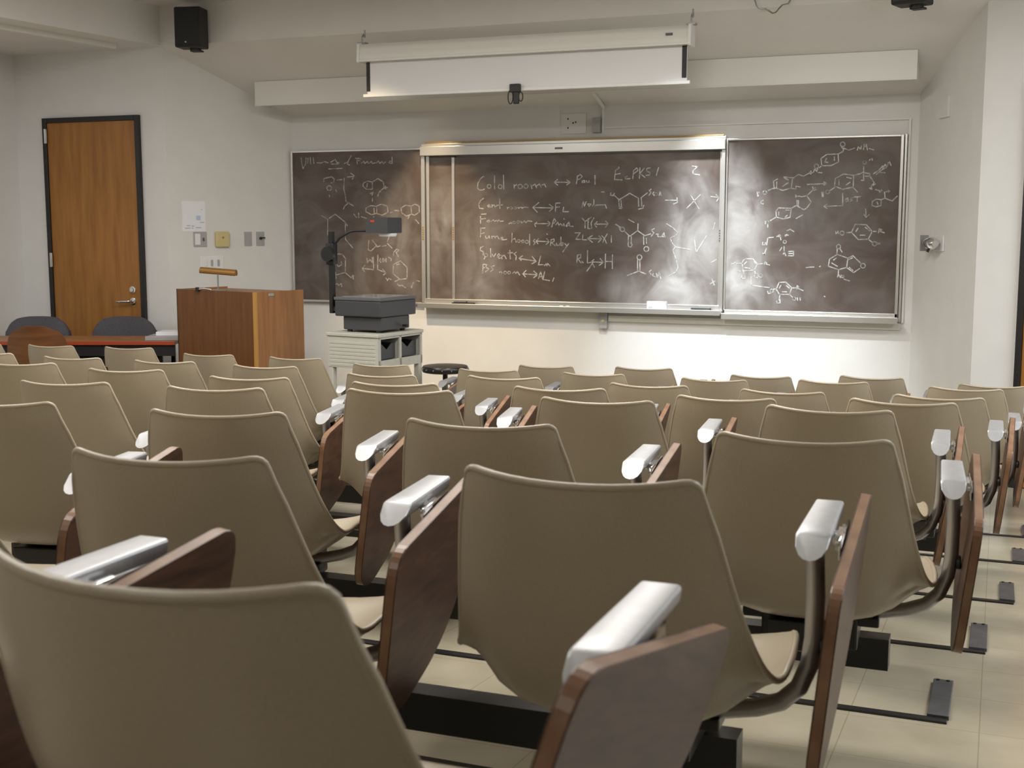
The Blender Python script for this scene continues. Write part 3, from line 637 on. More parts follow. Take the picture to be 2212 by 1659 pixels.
for k, (a, b, lb) in enumerate(((( -5.639, 8.487), (-5.606, 8.542), 'plain grey metal wall plate, third from the left in the switch row'), ((-5.586, 8.576), (-5.55, 8.637), 'grey metal key switch plate nearest the left blackboard'))):
    s0 = left_at(*a); s1 = left_at(*b); w = (s1-s0)/2
    t = side_thing('wall_plate' if k == 0 else 'key_switch', (s0+s1)/2, 1.446, lb, 'wall plate' if k == 0 else 'light switch', Lp, Lt, Lrz)
    m = MB(); m.box((-w, -0.006, -0.056), (w, 0, 0.056), 0.002); m.build('plate', M['grey_plate'], t)
    if k == 1:
        m = MB(); m.tube([(0.0, -0.006, 0.004), (0.0, -0.02, 0.004)], 0.011, 12); m.box((0.0, -0.022, 0.004), (0.035, -0.012, 0.013)); m.build('key', M['black'], t)
s0 = left_at(-5.835, 8.159); s1 = left_at(-5.733, 8.329); w = (s1-s0)/2
t = side_thing('light_switch', (s0+s1)/2, 1.255, 'wide white multi-gang switch plate behind the lectern lamp', 'light switch', Lp, Lt, Lrz)
m = MB(); m.box((-w, -0.007, -0.06), (w, 0, 0.06), 0.003); m.build('plate', M['white_plate'], t)
for x in (-0.06, -0.01, 0.045):
    m = MB(); m.box((x, -0.014, -0.02), (x + 0.018, -0.0072, 0.03), 0.003); m.build('rocker', M['grey_plate'] if x > -0.05 else M['white_plate'], t)

Rp, Rt, Rrz = on_side(CR, NR)
t = side_thing('blank_cover_plate', 0.42, 2.30, 'blank square cover plate high on the right splayed wall', 'wall plate', Rp, Rt, Rrz)
m = MB(); m.box((-0.07, -0.016, -0.066), (0.07, 0, 0.066), 0.002); m.build('plate', M['wall'], t)
t = side_thing('pencil_sharpener', 0.42, 1.44, 'chrome wall-mounted fitting with a thin end plate on the right splayed wall', 'pencil sharpener', Rp, Rt, Rrz)
m = MB(); m.box((-0.06, -0.012, -0.05), (0.075, 0, 0.05), 0.004); m.build('back_plate', M['white_plate'], t)
m = MB(); m.lathe([(0.012, -0.075), (0.03, -0.06), (0.040, -0.02), (0.040, 0.03), (0.030, 0.06), (0.02, 0.07)], 20, Matrix.Translation((0.01, -0.065, 0.0)) @ Matrix.Rotation(R(90), 4, 'Y')); m.tube([(0.01, -0.01, 0), (0.01, -0.04, 0)], 0.02, 12); m.build('body', M['chrome'], t, smooth=True)
m = MB(); m.box((-0.105, -0.09, -0.052), (-0.095, -0.035, 0.052), 0.003); m.tube([(-0.098, -0.065, 0), (-0.05, -0.065, 0)], 0.01, 10); m.build('end_plate', M['steel'], t, smooth=False)
m = MB(); m.tube([(0.01, -0.075, -0.03), (0.01, -0.085, -0.055)], 0.009, 10); m.build('knob', M['black'], t, smooth=True)

# ------------------------------------------------------------------ lectern, its lamp, table, projector, cart, stool
LE = empty('lectern', (-4.64, 7.09, 0), R(-14.5), 'oak veneered wooden lectern standing by the door, brass lamp on top', 'lectern')
LW, LD, LH = 0.80, 0.45, 1.11
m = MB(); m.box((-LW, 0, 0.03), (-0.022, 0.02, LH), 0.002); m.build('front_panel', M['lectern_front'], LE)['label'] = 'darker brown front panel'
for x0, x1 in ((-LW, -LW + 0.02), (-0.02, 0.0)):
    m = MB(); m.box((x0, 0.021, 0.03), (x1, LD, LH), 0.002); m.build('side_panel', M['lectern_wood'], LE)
m = MB(); m.box((-0.0215, -0.002, 0.03), (0.002, 0.0205, LH), 0.002); m.build('corner_strip', M['lectern_edge'], LE)
m = MB(); m.box((-LW - 0.003, -0.001, 0.03), (-LW, 0.03, LH)); m.build('edge_strip', M['black'], LE)
m = MB(); m.box((-LW + 0.021, 0.021, LH - 0.03), (-0.021, LD, LH - 0.012)); m.build('top', M['lectern_wood'], LE)
m = MB(); m.box((-LW + 0.05, 0.06, 0.0), (-0.05, LD - 0.03, 0.06)); m.build('plinth', M['black'], LE)
m = MB(); m.box((0.0005, 0.12, LH - 0.03), (0.003, 0.17, LH - 0.012)); m.build('metal_tab', M['grey_plate'], LE)

LP = empty('reading_lamp', (-5.05, 7.265, LH - 0.0115), R(12), 'brass reading lamp with tube shade on the lectern top', 'lamp')
m = MB(); m.lathe([(0.06, 0), (0.06, 0.010), (0.02, 0.016), (0.012, 0.02)], 20); m.tube([(-0.05, 0, 0.012), (-0.10, -0.01, 0.02), (-0.145, -0.02, 0.014)], 0.006, 6); m.build('base', M['steel'], LP, smooth=True)
m = MB(); m.tube([(0, 0, 0.015), (0, 0, 0.115)], 0.005, 8); m.build('stem', M['steel'], LP, smooth=True)
m = MB()
N = 18
for (xa, xb) in ((-0.128, 0.138),):
    verts = []; faces = []
    for i, (x, r) in enumerate(((xa, 0.018), (xa + 0.004, 0.027), (xb - 0.004, 0.027), (xb, 0.018))):
        for k in range(N):
            th = R(-35) + R(250)*k/(N-1); verts.append((x, r*math.cos(th), r*math.sin(th)))
    for i in range(3):
        for k in range(N-1): faces.append((i*N+k, i*N+k+1, (i+1)*N+k+1, (i+1)*N+k))
    faces.append(tuple(range(N))); faces.append(tuple(3*N+k for k in reversed(range(N))))
    m._add(verts, faces, Matrix.Translation((0, 0, 0.135)) @ Matrix.Rotation(R(4), 4, 'Y'))
sh = m.build('shade', M['brass_lamp'], LP, smooth=True)
sd = sh.modifiers.new('thickness', 'SOLIDIFY'); sd.thickness = 0.002
m = MB(); m.tube([(-0.145, -0.02, 0.0), (-0.145, -0.02, 0.03)], 0.013, 10); m.build('switch', M['black'], LP, smooth=True)

TB = empty('long_table', (-5.478, 7.332, 0), HEAD, 'long table with red front edge and black modesty panel behind the back-left seats', 'table')
TW, TD = 1.80, 0.48
m = MB(); m.box((-TW, 0.004, 0.706), (0, TD, 0.73), 0.003); top = m.build('table_top', M['table_top'], TB)
m = MB(); m.box((-TW, 0.0, 0.7055), (0, 0.0038, 0.7305), 0.001); m.build('front_edge', M['red_edge'], TB)
m = MB(); m.box((-TW + 0.02, 0.02, 0.625), (-0.005, 0.04, 0.705)); m.build('apron', M['black'], TB)
m = MB(); m.box((-TW + 0.06, 0.06, 0.22), (-0.14, 0.075, 0.705)); m.build('modesty_panel', M['black'], TB)
for x in (-TW + 0.05, -0.13):
    for y in (0.09, TD - 0.05):
        m = MB(); m.tube([(x, y, 0.0), (x, y, 0.706)], 0.018, 10); m.build('leg', M['black_steel'], TB, smooth=True)
t = empty('paper_stack', (-5.63, 7.46, 0.7305), HEAD, 'white paper stack on a grey folder at the table end beside the lectern', 'papers')
m = MB(); m.box((-0.14, -0.10, 0), (0.12, 0.13, 0.03), 0.003); m.build('grey_folder', M['grey_plate'], t)
m = MB(); m.box((-0.075, -0.05, 0.0305), (0.12, 0.13, 0.058), 0.003); m.build('paper_block', M['paper'], t)

def office_chair(x, y, rz, label):
    t = empty('office_chair', (x, y, 0), rz, label, 'chair', 'grey upholstered chairs behind the long table')
    # backrest plane at y = 0, the sitter looks along +y
    out = []
    for k in range(40):
        th = 2*math.pi*k/40; c, s_ = math.cos(th), math.sin(th)
        out.append((0.245*math.copysign(abs(c)**0.62, c), 0.68 + 0.182*math.copysign(abs(s_)**0.80, s_)))
    m = MB(); m.prism(out, -0.03, 0.03, axes=('x', 'z', 'y'), bev=0.02)
    b = m.build('backrest', M['grey_fabric'], t, smooth=True)
    m = MB(); m.prism([(a*0.8, 0.68 + (z-0.68)*0.8) for a, z in out], -0.042, -0.031, axes=('x', 'z', 'y')); m.build('back_shell', M['charcoal'], b, smooth=True)
    m = MB(); m.box((-0.235, 0.05, 0.40), (0.235, 0.47, 0.47), 0.03, seg=3); m.build('seat', M['grey_fabric'], t, smooth=True)
    m = MB(); m.tube([(0, -0.04, 0.62), (0, -0.05, 0.45), (0, 0.02, 0.375), (0, 0.25, 0.37)], 0.018, 10); m.build('back_support', M['black_steel'], t, smooth=True)
    m = MB(); m.tube([(0, 0.25, 0.07), (0, 0.25, 0.40)], 0.026, 12); m.build('post', M['black_steel'], t, smooth=True)
    m = MB()
    for k in range(5):
        th = 2*math.pi*k/5 + 0.3
        m.tube([(0, 0.25, 0.085), (0.25*math.cos(th), 0.25 + 0.25*math.sin(th), 0.06)], [0.022, 0.014], 8)
    m.build('star_base', M['black_steel'], t, smooth=True)
    for k in range(5):
        th = 2*math.pi*k/5 + 0.3; cx_, cy_ = 0.25*math.cos(th), 0.25 + 0.25*math.sin(th)
        m = MB(); m.tube([(cx_ - 0.015, cy_, 0.026), (cx_ + 0.015, cy_, 0.026)], 0.025, 10); m.build('caster', M['black'], t, smooth=True)
office_chair(-6.235, 7.735, HEAD + math.pi, 'grey upholstered chair behind the red-edged table, in front of the door')
office_chair(-6.86, 7.50, HEAD + math.pi, 'grey upholstered chair at far left, behind the brown wooden chair')

def wooden_chair(x, y, rz):
    t = empty('wooden_chair', (x, y, zfloor(y)), rz, 'brown plywood-backed chair at far left, seen from behind before the table', 'chair')
    zb = 0.858
    out = rounded([(-0.20, 0.30), (0.20, 0.30), (0.215, 0.62), (0.19, zb), (-0.19, zb), (-0.215, 0.62)], [0.05, 0.05, 0.1, 0.13, 0.13, 0.1], 7)
    m = MB(); n = len(out); verts = []; 
    def bend(a, z, off): return (a, off - 0.05*(1 - (a/0.215)**2) - 0.10*(z - 0.45), z)
    # dense bent panel: strips across the outline
    cols = 15
    lv = [0.30 + (zb-0.30)*k/14 for k in range(15)]
    def half(z):
        if z < 0.62: w = 0.20 + 0.015*(z-0.30)/0.32
        else: w = 0.215 - 0.025*(z-0.62)/(zb-0.62)
        if z > zb-0.13: w -= 0.13*(1 - math.sqrt(max(0, 1 - ((z-(zb-0.13))/0.13)**2)))
        return w
    for off in (0.0, 0.012):
        for z in lv:
            for k in range(cols):
                a = half(z)*(-1 + 2*k/(cols-1)); verts.append(bend(a, z, off))
    L_ = 15*cols; faces = []
    for i in range(14):
        for k in range(cols-1):
            q = i*cols+k
            faces.append((q, q+1, q+cols+1, q+cols)); faces.append((L_+q, L_+q+cols, L_+q+cols+1, L_+q+1))
        for k in (0, cols-1):
            q = i*cols+k; faces.append((q, q+cols, L_+q+cols, L_+q))
    for i in (0, 14):
        for k in range(cols-1):
            q = i*cols+k; faces.append((q, q+1, L_+q+1, L_+q))
    m._add(verts, faces); m.build('backrest', M['brown_wood'], t, smooth=True)
    m = MB(); m.box((-0.2, 0.0, 0.43), (0.2, 0.36, 0.447), 0.006); m.build('seat', M['brown_wood'], t)
    for sx in (-1, 1):
        m = MB(); m.tube([(sx*0.17, -0.06, 0.0), (sx*0.165, 0.0, 0.42), (sx*0.165, -0.008, 0.55)], 0.011, 8); m.build('leg', M['steel'], t, smooth=True)
        m = MB(); m.tube([(sx*0.17, 0.36, 0.0), (sx*0.165, 0.33, 0.42)], 0.011, 8); m.build('leg', M['steel'], t, smooth=True)
wooden_chair(-6.11, 6.68, HEAD)

CT = empty('av_cart', (-3.65, 6.95, 0), R(-8.5), 'beige plastic trolley with two open cubbies under the overhead projector', 'cart')
CW, CDp, CH = 0.40, 0.50, 0.87
m = MB(); m.box((-CW - 0.008, -0.008, CH - 0.022), (0.008, CDp + 0.008, CH), 0.004); m.build('top', M['cart'], CT)
m = MB(); m.box((-CW, 0, CH - 0.225), (0, 0.012, CH - 0.0225), 0.002)
for k in range(7): m.box((-CW + 0.02, -0.002, CH - 0.215 + k*0.024), (-0.02, 0.0005, CH - 0.199 + k*0.024), 0.001)
m.build('ribbed_panel', M['cart'], CT)
m = MB()
zt, zb_ = CH - 0.0225, CH - 0.225
m.box((-0.012, 0.012, zt - 0.012), (0, CDp, zt)); m.box((-0.012, 0.012, zb_), (0, CDp, zb_ + 0.055)); m.box((-0.012, 0.012, zb_), (0, 0.035, zt)); m.box((-0.012, CDp/2 - 0.010, zb_), (0, CDp/2 + 0.012, zt)); m.box((-0.012, CDp - 0.02, zb_), (0, CDp, zt))
m.box((-CW, 0.012, zb_), (-0.012, CDp, zb_ + 0.012)); m.box((-CW, CDp - 0.012, zb_), (-0.012, CDp, zt)); m.box((-CW, 0.012, zb_), (-CW + 0.012, CDp, zt)); m.box((-CW, CDp/2 - 0.004, zb_), (-0.012, CDp/2 + 0.004, zt))
m.build('cubby_frame', M['cart'], CT)
for y0, y1 in ((0.045, CDp/2 - 0.02), (CDp/2 + 0.022, CDp - 0.03)):
    m = MB()
    m.box((-0.30, y0, zb_ + 0.057), (-0.03, y1, zb_ + 0.062)); m.prism([(y0, zb_+0.062), (y1, zb_+0.062), (y1, zb_+0.155), (y1-0.04, zb_+0.155), ((y0+y1)/2, zb_+0.115), (y0+0.04, zb_+0.155), (y0, zb_+0.155)], -0.036, -0.030)
    m.box((-0.30, y0, zb_+0.062), (-0.036, y0+0.004, zb_+0.155)); m.box((-0.30, y1-0.004, zb_+0.062), (-0.036, y1, zb_+0.155)); m.box((-0.30, y0, zb_+0.062), (-0.296, y1, zb_+0.155))
    m.build('tray', M['charcoal'], CT)
for x in (-CW + 0.02, -0.02):
    for y in (0.022, CDp - 0.022):
        m = MB(); m.box((x - 0.02, y - 0.02, 0.05), (x + 0.02, y + 0.02, zb_ - 0.0005), 0.004); lg = m.build('leg', M['cart'], CT)
        m = MB(); m.tube([(x - 0.014, y, 0.025), (x + 0.014, y, 0.025)], 0.025, 12); m.build('caster', M['black'], lg, smooth=True)
m = MB(); m.box((-CW, 0.01, 0.20), (0, CDp - 0.01, 0.225), 0.004); m.build('lower_shelf', M['cart'], CT)

OP = empty('overhead_projector', (-3.665, 6.945, CH), R(-8.5), 'dark grey overhead projector with raised arm and head on the beige trolley', 'projector')
m = MB(); m.box((-0.315, 0.085, 0.016), (-0.012, 0.40, 0.102), 0.006); m.build('lower_housing', M['charcoal'], OP)
m = MB(); m.box((-0.362, 0.058, 0.1025), (0.0, 0.46, 0.205), 0.008); m.build('body', M['charcoal'], OP)
m = MB(); m.box((-0.366, 0.054, 0.2055), (0.004, 0.464, 0.226), 0.004); m.build('stage_frame', M['charcoal_light'], OP)
m = MB(); m.box((-0.33, 0.10, 0.2262), (-0.03, 0.42, 0.229)); m.build('glass_stage', mat('stage_glass', (0.30, 0.32, 0.33), 0.08), OP)
m = MB(); m.box((0.0, 0.30, 0.03), (0.035, 0.32, 0.045), 0.002); m.build('side_knob', M['black'], OP)
for x in (-0.28, -0.05):
    for y in (0.11, 0.37):
        m = MB(); m.lathe([(0.016, 0), (0.018, 0.0155)], 12, Matrix.Translation((x, y, 0))); m.build('foot', M['black'], OP)
m = MB(); m.box((-0.432, 0.09, 0.115), (-0.402, 0.125, 0.645), 0.004); m.box((-0.402, 0.095, 0.13), (-0.362, 0.12, 0.16)); post = m.build('post', M['black_steel'], OP)
m = MB(); m.tube([(-0.417, 0.085, 0.50), (-0.417, 0.055, 0.50)], 0.048, 18); m.box((-0.447, 0.082, 0.43), (-0.387, 0.133, 0.57), 0.006); m.build('focus_knob', M['black_steel'], post, smooth=True)
m = MB(); m.tube([(-0.400, 0.107, 0.555), (-0.355, 0.115, 0.605), (-0.285, 0.135, 0.645), (-0.26, 0.15, 0.65), (-0.13, 0.20, 0.65)], 0.009, 10); m.build('arm', M['black'], OP, smooth=True)
m = MB()
m.prism(rounded([(-0.085, 0.635), (0.085, 0.635), (0.085, 0.735), (-0.05, 0.735), (-0.085, 0.70)], 0.006), 0.14, 0.30, axes=('x', 'z', 'y'), bev=0.004, M=Matrix.Translation((-0.08, 0, 0)))
hd = m.build('projection_head', M['charcoal'], OP)
m = MB(); m.lathe([(0.055, 0), (0.06, 0.012), (0.06, 0.02)], 20, Matrix.Translation((-0.05, 0.22, 0.6145))); m.build('lens', mat('lens_glass', (0.75, 0.78, 0.80), 0.08), hd, smooth=True)
m = MB(); m.box((-0.125, 0.1375, 0.705), (-0.095, 0.1395, 0.718)); m.build('emblem', M['red_mark'], hd)

ST = empty('lab_stool', (-3.37, 7.36, 0), 0.3, 'round black stool on a single post, right of the beige trolley', 'stool')
m = MB(); m.lathe([(0.13, 0.598), (0.148, 0.603), (0.152, 0.615), (0.152, 0.632), (0.145, 0.642), (0.10, 0.647), (0.0, 0.648)], 32); m.build('seat', M['stool_top'], ST, smooth=True)
m = MB()
for k in range(16):
    th = 2*math.pi*k/16; m.box((-0.006, -0.004, -0.005), (0.006, 0.004, 0.005), 0.002, Matrix.Translation((0.1525*math.cos(th), 0.1525*math.sin(th), 0.622)) @ Matrix.Rotation(th, 4, 'Z'))
m.build('rim_studs', M['chrome'], ST)
m = MB(); m.tube([(0, 0, 0.06), (0, 0, 0.598)], 0.017, 12); m.build('post', M['black_steel'], ST, smooth=True)
for k in range(4):
    th = math.pi/2*k + 0.4
    m = MB(); m.tube([(0.012*math.cos(th), 0.012*math.sin(th), 0.16), (0.17*math.cos(th), 0.17*math.sin(th), 0.05), (0.20*math.cos(th), 0.20*math.sin(th), 0.0)], 0.011, 8); m.build('leg', M['black_steel'], ST, smooth=True)

# ------------------------------------------------------------------ tablet-arm seating on black beams
# local frame of a chair: x right, y towards the blackboards, z up from the floor; y = 0 under the top corners of the back
KEY = [  # y centre, z centre, half width, edge forward, edge up, bowl exponent
 (-0.050, 0.737, 0.161, 0.050, 0.009, 2.2), (-0.036, 0.690, 0.171, 0.050, 0.008, 2.3), (-0.010, 0.615, 0.187, 0.056, 0.005, 2.5),
 (0.022, 0.535, 0.204, 0.064, 0.002, 3.1), (0.056, 0.460, 0.222, 0.074, 0.008, 4.2), (0.094, 0.398, 0.237, 0.068, 0.038, 4.4),
 (0.138, 0.356, 0.246, 0.046, 0.076, 3.7), (0.200, 0.338, 0.248, 0.020, 0.095, 2.8), (0.290, 0.340, 0.246, 0.000, 0.090, 2.5),
 (0.390, 0.356, 0.238, 0.000, 0.066, 2.2), (0.460, 0.370, 0.226, 0.000, 0.040, 2.0), (0.505, 0.370, 0.210, -0.004, 0.016, 2.0), (0.523, 0.352, 0.202, -0.012, 0.004, 2.0)]
def key_at(t):
    x = t*(len(KEY)-1); i = min(int(x), len(KEY)-2); f = x - i
    p0, p1, p2, p3 = (KEY[max(i-1, 0)], KEY[i], KEY[i+1], KEY[min(i+2, len(KEY)-1)])
    return [0.5*((2*b) + (-a+c)*f + (2*a-5*b+4*c-d)*f*f + (-a+3*b-3*c+d)*f**3) for a, b, c, d in zip(p0, p1, p2, p3)]
US = [-1, -0.985, -0.96, -0.925, -0.88, -0.80, -0.68, -0.52, -0.34, -0.16]
US = US + [0] + [-u for u in reversed(US)]
NV = 46
def shell_mesh():
    m = MB(); verts = []; faces = []; nu = len(US)
    for j in range(NV):
        tt = (j/(NV-1)); tt = tt if j > 6 else tt*tt*(NV-1)/7 + tt*0.12*(1-j/7)
        yc, zc, hw, dy, dz, pw = key_at(tt)
        for u in US:
            a = abs(u)
            fl = max(0.0, 1 - abs(tt*12 - 5.2)/2.4)                  # flat side flange where back turns into seat
            aa = min(1.0, a/0.84); sh_ = a**pw*(1 - fl) + (aa**pw)*fl
            x = u*hw; y = yc + dy*sh_; z = zc + dz*sh_
            # round the two top corners and the two front corners
            r = 0.019; s = (a*hw - (hw - r))/r
            if s > 0:
                drop = r*(1 - math.sqrt(max(0.0, 1 - s*s)))
                top = max(0.0, 1 - (KEY[0][1] - zc)/0.075)
                z -= drop*top; y += drop*top*0.22
            r = 0.05; s = (a*hw - (hw - r))/r
            if s > 0:
                drop = r*(1 - math.sqrt(max(0.0, 1 - s*s)))
                y -= drop*max(0.0, (yc - 0.44)/0.10)
            verts.append((x, y, z))
    for j in range(NV-1):
        for i in range(nu-1):
            q = j*nu+i; faces.append((q, q+1, q+nu+1, q+nu))
    m._add(verts, faces)
    loop = [verts[i] for i in range(nu)] + [verts[j*nu + nu-1] for j in range(1, NV)] + [verts[(NV-1)*nu + i] for i in range(nu-2, -1, -1)] + [verts[j*nu] for j in range(NV-2, 0, -1)]
    o = m.build('shell', M['shell'], None, smooth=True, angle=80)
    sd = o.modifiers.new('thick', 'SOLIDIFY'); sd.thickness = 0.0075; sd.offset = 0.0
    bv = o.modifiers.new('rim', 'BEVEL'); bv.width = 0.0028; bv.segments = 2; bv.limit_method = 'ANGLE'; bv.angle_limit = R(60)
    dg = bpy.context.evaluated_depsgraph_get()
    me = bpy.data.meshes.new_from_object(o.evaluated_get(dg)); me.name = 'shell'
    # the moulded bead that runs round the rim
    bm = bmesh.new(); bm.from_mesh(me); nl = len(loop); k8 = 8; rings = []
    for i in range(nl):
        p = Vector(loop[i]); t = (Vector(loop[(i+1) % nl]) - Vector(loop[i-1])).normalized()
        a_ = t.cross(Vector((0.1, 1, 0.25))).normalized(); b_ = t.cross(a_).normalized()
        rings.append([bm.verts.new(p + (a_*math.cos(2*math.pi*k/k8) + b_*math.sin(2*math.pi*k/k8))*0.0054) for k in range(k8)])
    for i in range(nl):
        r0, r1 = rings[i], rings[(i+1) % nl]
        for k in range(k8): bm.faces.new((r0[k], r0[(k+1) % k8], r1[(k+1) % k8], r1[k]))
    bmesh.ops.recalc_face_normals(bm, faces=bm.faces); bm.to_mesh(me); bm.free()
    for p in me.polygons: p.use_smooth = True
    bpy.data.objects.remove(o)
    return me
SHELL = shell_mesh()

def make_chair():
    t = empty('tablet_arm_chair', (0, 0, 0))
    sh = bpy.data.objects.new('shell', SHELL); col.objects.link(sh); sh.parent = t
    m = MB()
    m.box((-0.10, 0.26, 0.2495), (0.10, 0.47, 0.322), 0.005); m.box((-0.085, 0.24, 0.3225), (0.085, 0.46, 0.338), 0.002)
    m.box((-0.142, 0.27, 0.300), (0.142, 0.33, 0.321), 0.004)
    m.prism(rounded([(0.165, 0.330), (0.20, 0.255), (0.259, 0.255), (0.259, 0.330)], 0.01), -0.075, 0.075)
    m.build('bracket', M['black_steel'], t)
    m = MB(); m.tube([(0.276, 0.268, 0.602), (0.279, 0.271, 0.53), (0.278, 0.275, 0.465), (0.273, 0.279, 0.425), (0.258, 0.282, 0.385), (0.232, 0.285, 0.358), (0.195, 0.287, 0.343), (0.15, 0.29, 0.333), (0.07, 0.30, 0.322)], 0.0155, 14, flat=0.9)
    tb = m.build('arm_tube', M['steel'], t, smooth=True)
    m = MB(); m.lathe([(0.004, 0), (0.014, 0.001), (0.015, 0.007), (0.012, 0.010)], 14, Matrix.Translation((0.287, 0.275, 0.455)) @ Matrix.Rotation(R(90), 4, 'Y')); m.build('bumper', M['black'], tb, smooth=True)
    # armrest pad: rounded nose at the rear, square at the front
    m = MB(); verts = []; faces = []
    zt, hgt = 0.630, 0.030
    def dsec(w):
        ring = [(-w, zt - 0.004), (-w + 0.0015, zt - 0.0012), (-w + 0.004, zt), (w - 0.004, zt), (w - 0.0015, zt - 0.0012), (w, zt - 0.004)]
        for k in range(9):
            th = math.pi*k/8; ring.append((w*math.cos(th)**1 if k not in (0, 8) else math.copysign(w, math.cos(th)), zt - 0.006 - (hgt - 0.006)*math.sin(th)**0.8))
        return ring
    n = 15
    def cut(z): return 0.255 - (zt - z)/hgt*0.050          # sloping rear face
    for (kind_, y, w) in (('face', 0, 0.0225), ('rim', 0, 0.0245), ('mid', 0.30, 0.0245), ('mid', 0.475, 0.0225), ('end', 0.478, 0.0205)):
        for (a, z) in dsec(w):
            if kind_ == 'face': zz = zt - 0.002 + (z - zt)*0.92; verts.append((0.275 + a, cut(zz) - 0.0015, zz - 0.001))
            elif kind_ == 'rim': verts.append((0.275 + a, cut(z) + 0.003, z))
            elif kind_ == 'mid': verts.append((0.275 + a, y, z))
            else: verts.append((0.275 + a, y, zt - 0.002 + (z - zt)*0.85))
    for i in range(4):
        for k in range(n): faces.append((i*n+k, (i+1)*n+k, (i+1)*n+(k+1) % n, i*n+(k+1) % n))
    faces.append(tuple(range(n))); faces.append(tuple(4*n+k for k in reversed(range(n))))
    m._add(verts, faces); m.build('armrest', M['alu'], t, smooth=True, angle=28)
    # writing tablet hanging outside the arm, turning about its hinge
    PV = Vector((0.311, 0.33, 0.605))
    tabo = rounded([(0.098, 0.583), (0.570, 0.634), (0.562, 0.500), (0.392, 0.347), (0.180, 0.302), (0.088, 0.325)], [0.045, 0.035, 0.10, 0.10, 0.06, 0.05], 7)
    m = MB(); m.prism([(y - PV.y, z - PV.z) for y, z in tabo], 0.004, 0.022, bev=0.002, edge_slot=1)
    tab = m.build('tablet', [M['laminate'], M['wood_edge']], t); tab.location = PV; tab.rotation_euler = (0, R(7), 0)
    m = MB(); m.tube([(0.288, 0.33, 0.608), (0.313, 0.33, 0.606)], 0.009, 10); m.tube([(0.3045, 0.30, 0.608), (0.3045, 0.36, 0.608)], 0.008, 10); m.box((0.3085, 0.275, 0.585), (0.3125, 0.415, 0.615), 0.001)
    for y in (0.29, 0.345, 0.40): m.tube([(0.303, y, 0.603), (0.309, y, 0.603)], 0.007, 8)
    m.build('hinge', M['chrome'], t, smooth=True)
    return t
def copy_tree(o, parent=None):
    c = o.copy(); col.objects.link(c); c.parent = parent
    for ch in o.children: copy_tree(ch, c)
    return c

ROWS = [6.742, 6.035, 4.882, 4.042, 3.290, 2.339, 1.5215, 0.753]
SEATS = [(0,-2.443,.002),(0,-1.857,.012),(0,-1.198,-.009),(0,-.616,.008),(0,-.019,-.012),
 (1,-6.0,.03),(1,-5.428,.033),(1,-4.841,.038),(1,-4.276,.015),(1,-3.691,.014),(1,-3.151,-.005),(1,-2.513,-.01),(1,-1.928,-.009),(1,-1.303,-.013),(1,-.727,0),(1,-.132,-.009),
 (2,-4.811,.012),(2,-4.26,.007),(2,-3.71,.007),(2,-3.149,.004),(2,-2.548,-.013),(2,-1.961,-.001),(2,-1.323,-.008),(2,-.782,-.011),(2,-.2,-.007),
 (3,-3.8,.006),(3,-3.261,-.002),(3,-2.681,-.011),(3,-2.055,-.008),(3,-1.414,.001),(3,-.832,-.006),(3,-.272,.007),
 (4,-2.908,-.018),(4,-2.309,-.012),(4,-1.656,.007),(4,-1.04,.007),(4,-.405,.013),
 (5,-2.288,-.016),(5,-1.638,-.009),(5,-.992,0),(5,-.333,.007),
 (6,-1.80,-.01),(6,-1.156,-.009),(6,-.504,.004),(7,-1.235,-.005),(7,-.592,.002)]
ORD = ['first', 'second', 'third', 'fourth', 'fifth', 'sixth', 'seventh', 'eighth', 'ninth', 'tenth', 'eleventh']
ROWNAME = ['front row nearest the blackboards', 'second row from the blackboards', 'third row from the blackboards', 'fourth row from the blackboards',
           'fifth row from the blackboards', 'third row from the camera', 'second row from the camera', 'row closest to the camera']
proto = make_chair()
first = True
for r in range(8):
    row = sorted([s for s in SEATS if s[0] == r], key=lambda s: -s[1])
    for i, (_, x, dz) in enumerate(row):
        o = proto if first else copy_tree(proto)
        first = False
        y = ROWS[r]
        z = EYE - (0.1876 + 0.09133*y - 0.00615*x) - 0.743 + dz
        o.location = (x, y, z); yaw = min(12.0, max(0.0, -(x + 0.35)*9)) if 3 <= r <= 6 else (min(6.0, max(0.0, -(x + 0.3)*3)) if r < 3 else 0.0)
        o.rotation_euler = (0, 0, R(yaw + (random.uniform(-0.8, 0.8) if r < 6 else 0)))
        if r == 5 and i == 0: o.rotation_euler = (0, 0, R(3.0))
        if i == 0: which = 'rightmost seat'
        elif i == len(row)-1: which = 'leftmost seat'
        else: which = ORD[i] + ' seat from the right'
        tag(o, 'tan plastic tablet-arm chair, ' + which + ' in the ' + ROWNAME[r], 'chair', 'tan tablet-arm chairs in raked rows')
        for ch in o.children:
            if ch.name.startswith('hinge') and r == 7 and i == 0: ch.location = (-0.016, 0.0, 0.004)
            if ch.name.startswith('tablet'):
                rx = random.uniform(-1.5, 1.5)
                gap = row[i-1][1] - x if i else 1.0
                ch.rotation_euler = (R(rx if r < 6 else 0), R(11.5 if gap < 0.595 else 7 + random.uniform(-2, 2)), 0)
                if r == 7 and i == 0: ch.rotation_euler = (R(-19), R(12), R(-5.5)); ch.location = Vector((0.300, 0.345, 0.612))
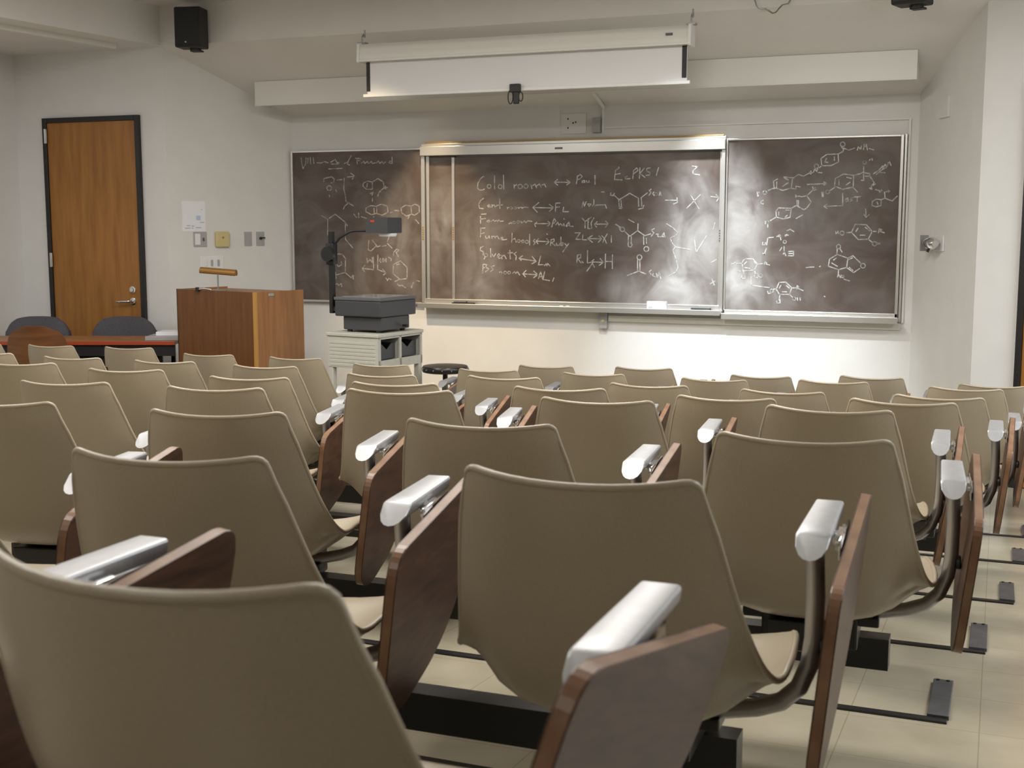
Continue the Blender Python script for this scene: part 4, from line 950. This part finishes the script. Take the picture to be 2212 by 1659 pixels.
# beams
for r in range(8):
    row = [s for s in SEATS if s[0] == r]; y = ROWS[r] + 0.395
    def zb(x): return EYE - (0.1876 + 0.09133*ROWS[r] - 0.00615*x) - 0.743
    x0 = min(s[1] for s in row) - 0.35; x1 = max(s[1] for s in row) + 0.14
    t = empty('seat_beam', ((x0+x1)/2, y, zb(x1)), 0, 'black steel beam carrying the seats of the ' + ROWNAME[r], 'seat beam', 'black beams under the seat rows')
    m = MB(); v = []
    for (x, zz) in ((x0, zb(x0)), (x1, zb(x1))):
        v += [(x, y, zz + 0.175), (x, y + 0.05, zz + 0.175), (x, y + 0.05, zz + 0.245), (x, y, zz + 0.245)]
    m._add(v, [(0,1,2,3), (7,6,5,4), (0,4,5,1), (1,5,6,2), (2,6,7,3), (3,7,4,0)])
    m.build('beam', M['black_steel'], t, world=True)
    xs = sorted(s[1] for s in row)
    for k in sorted({0, (len(xs) - 1)//2}):
        lx = xs[k] - 0.05; m = MB(); zf = zfloor(y + 0.02); zz = zb(lx)
        m.box((lx - 0.03, y + 0.005, zf + 0.008), (lx + 0.03, y + 0.045, zz + 0.1745), 0.003); m.box((lx - 0.06, y - 0.06, zf - 0.004), (lx + 0.06, y + 0.11, zf + 0.012), 0.003)
        m.build('leg', M['black_steel'], t, world=True)
# thin dark floor rails in front of the rows, ending in grey foot plates at the aisle
slope = math.atan(0.0913)
for (y, x1, lab) in ((2.26, -0.16, 'behind the third row from the camera'), (3.08, -0.075, 'with the nearest large grey end plate'), (3.86, 0.006, 'second grey end plate from the camera'),
                     (4.68, 0.094, 'third grey end plate from the camera'), (5.58, 0.146, 'fourth from the camera at the right aisle'), (6.38, 0.20, 'farthest one, nearest the right-hand door')):
    t = empty('floor_rail', (x1, y, zfloor(y)), 0, 'thin dark floor rail under the seats, ' + lab, 'floor rail', 'floor rails along the seat rows')
    t.rotation_euler = (-slope, 0, 0)
    m = MB(); m.box((-6.4 - x1, 0, 0.0), (0, 0.034, 0.006), 0.001); m.build('rail', M['black_steel'], t)
    m = MB(); m.box((-0.048, 0.0345, 0.0), (0.004, 0.385, 0.012), 0.002); p = m.build('end_plate', M['plate'], t)
    for dx in (-0.036, -0.010):
        m = MB(); m.tube([(dx, 0.37, 0.012), (dx, 0.37, 0.015)], 0.005, 8); m.build('bolt', M['black'], p)
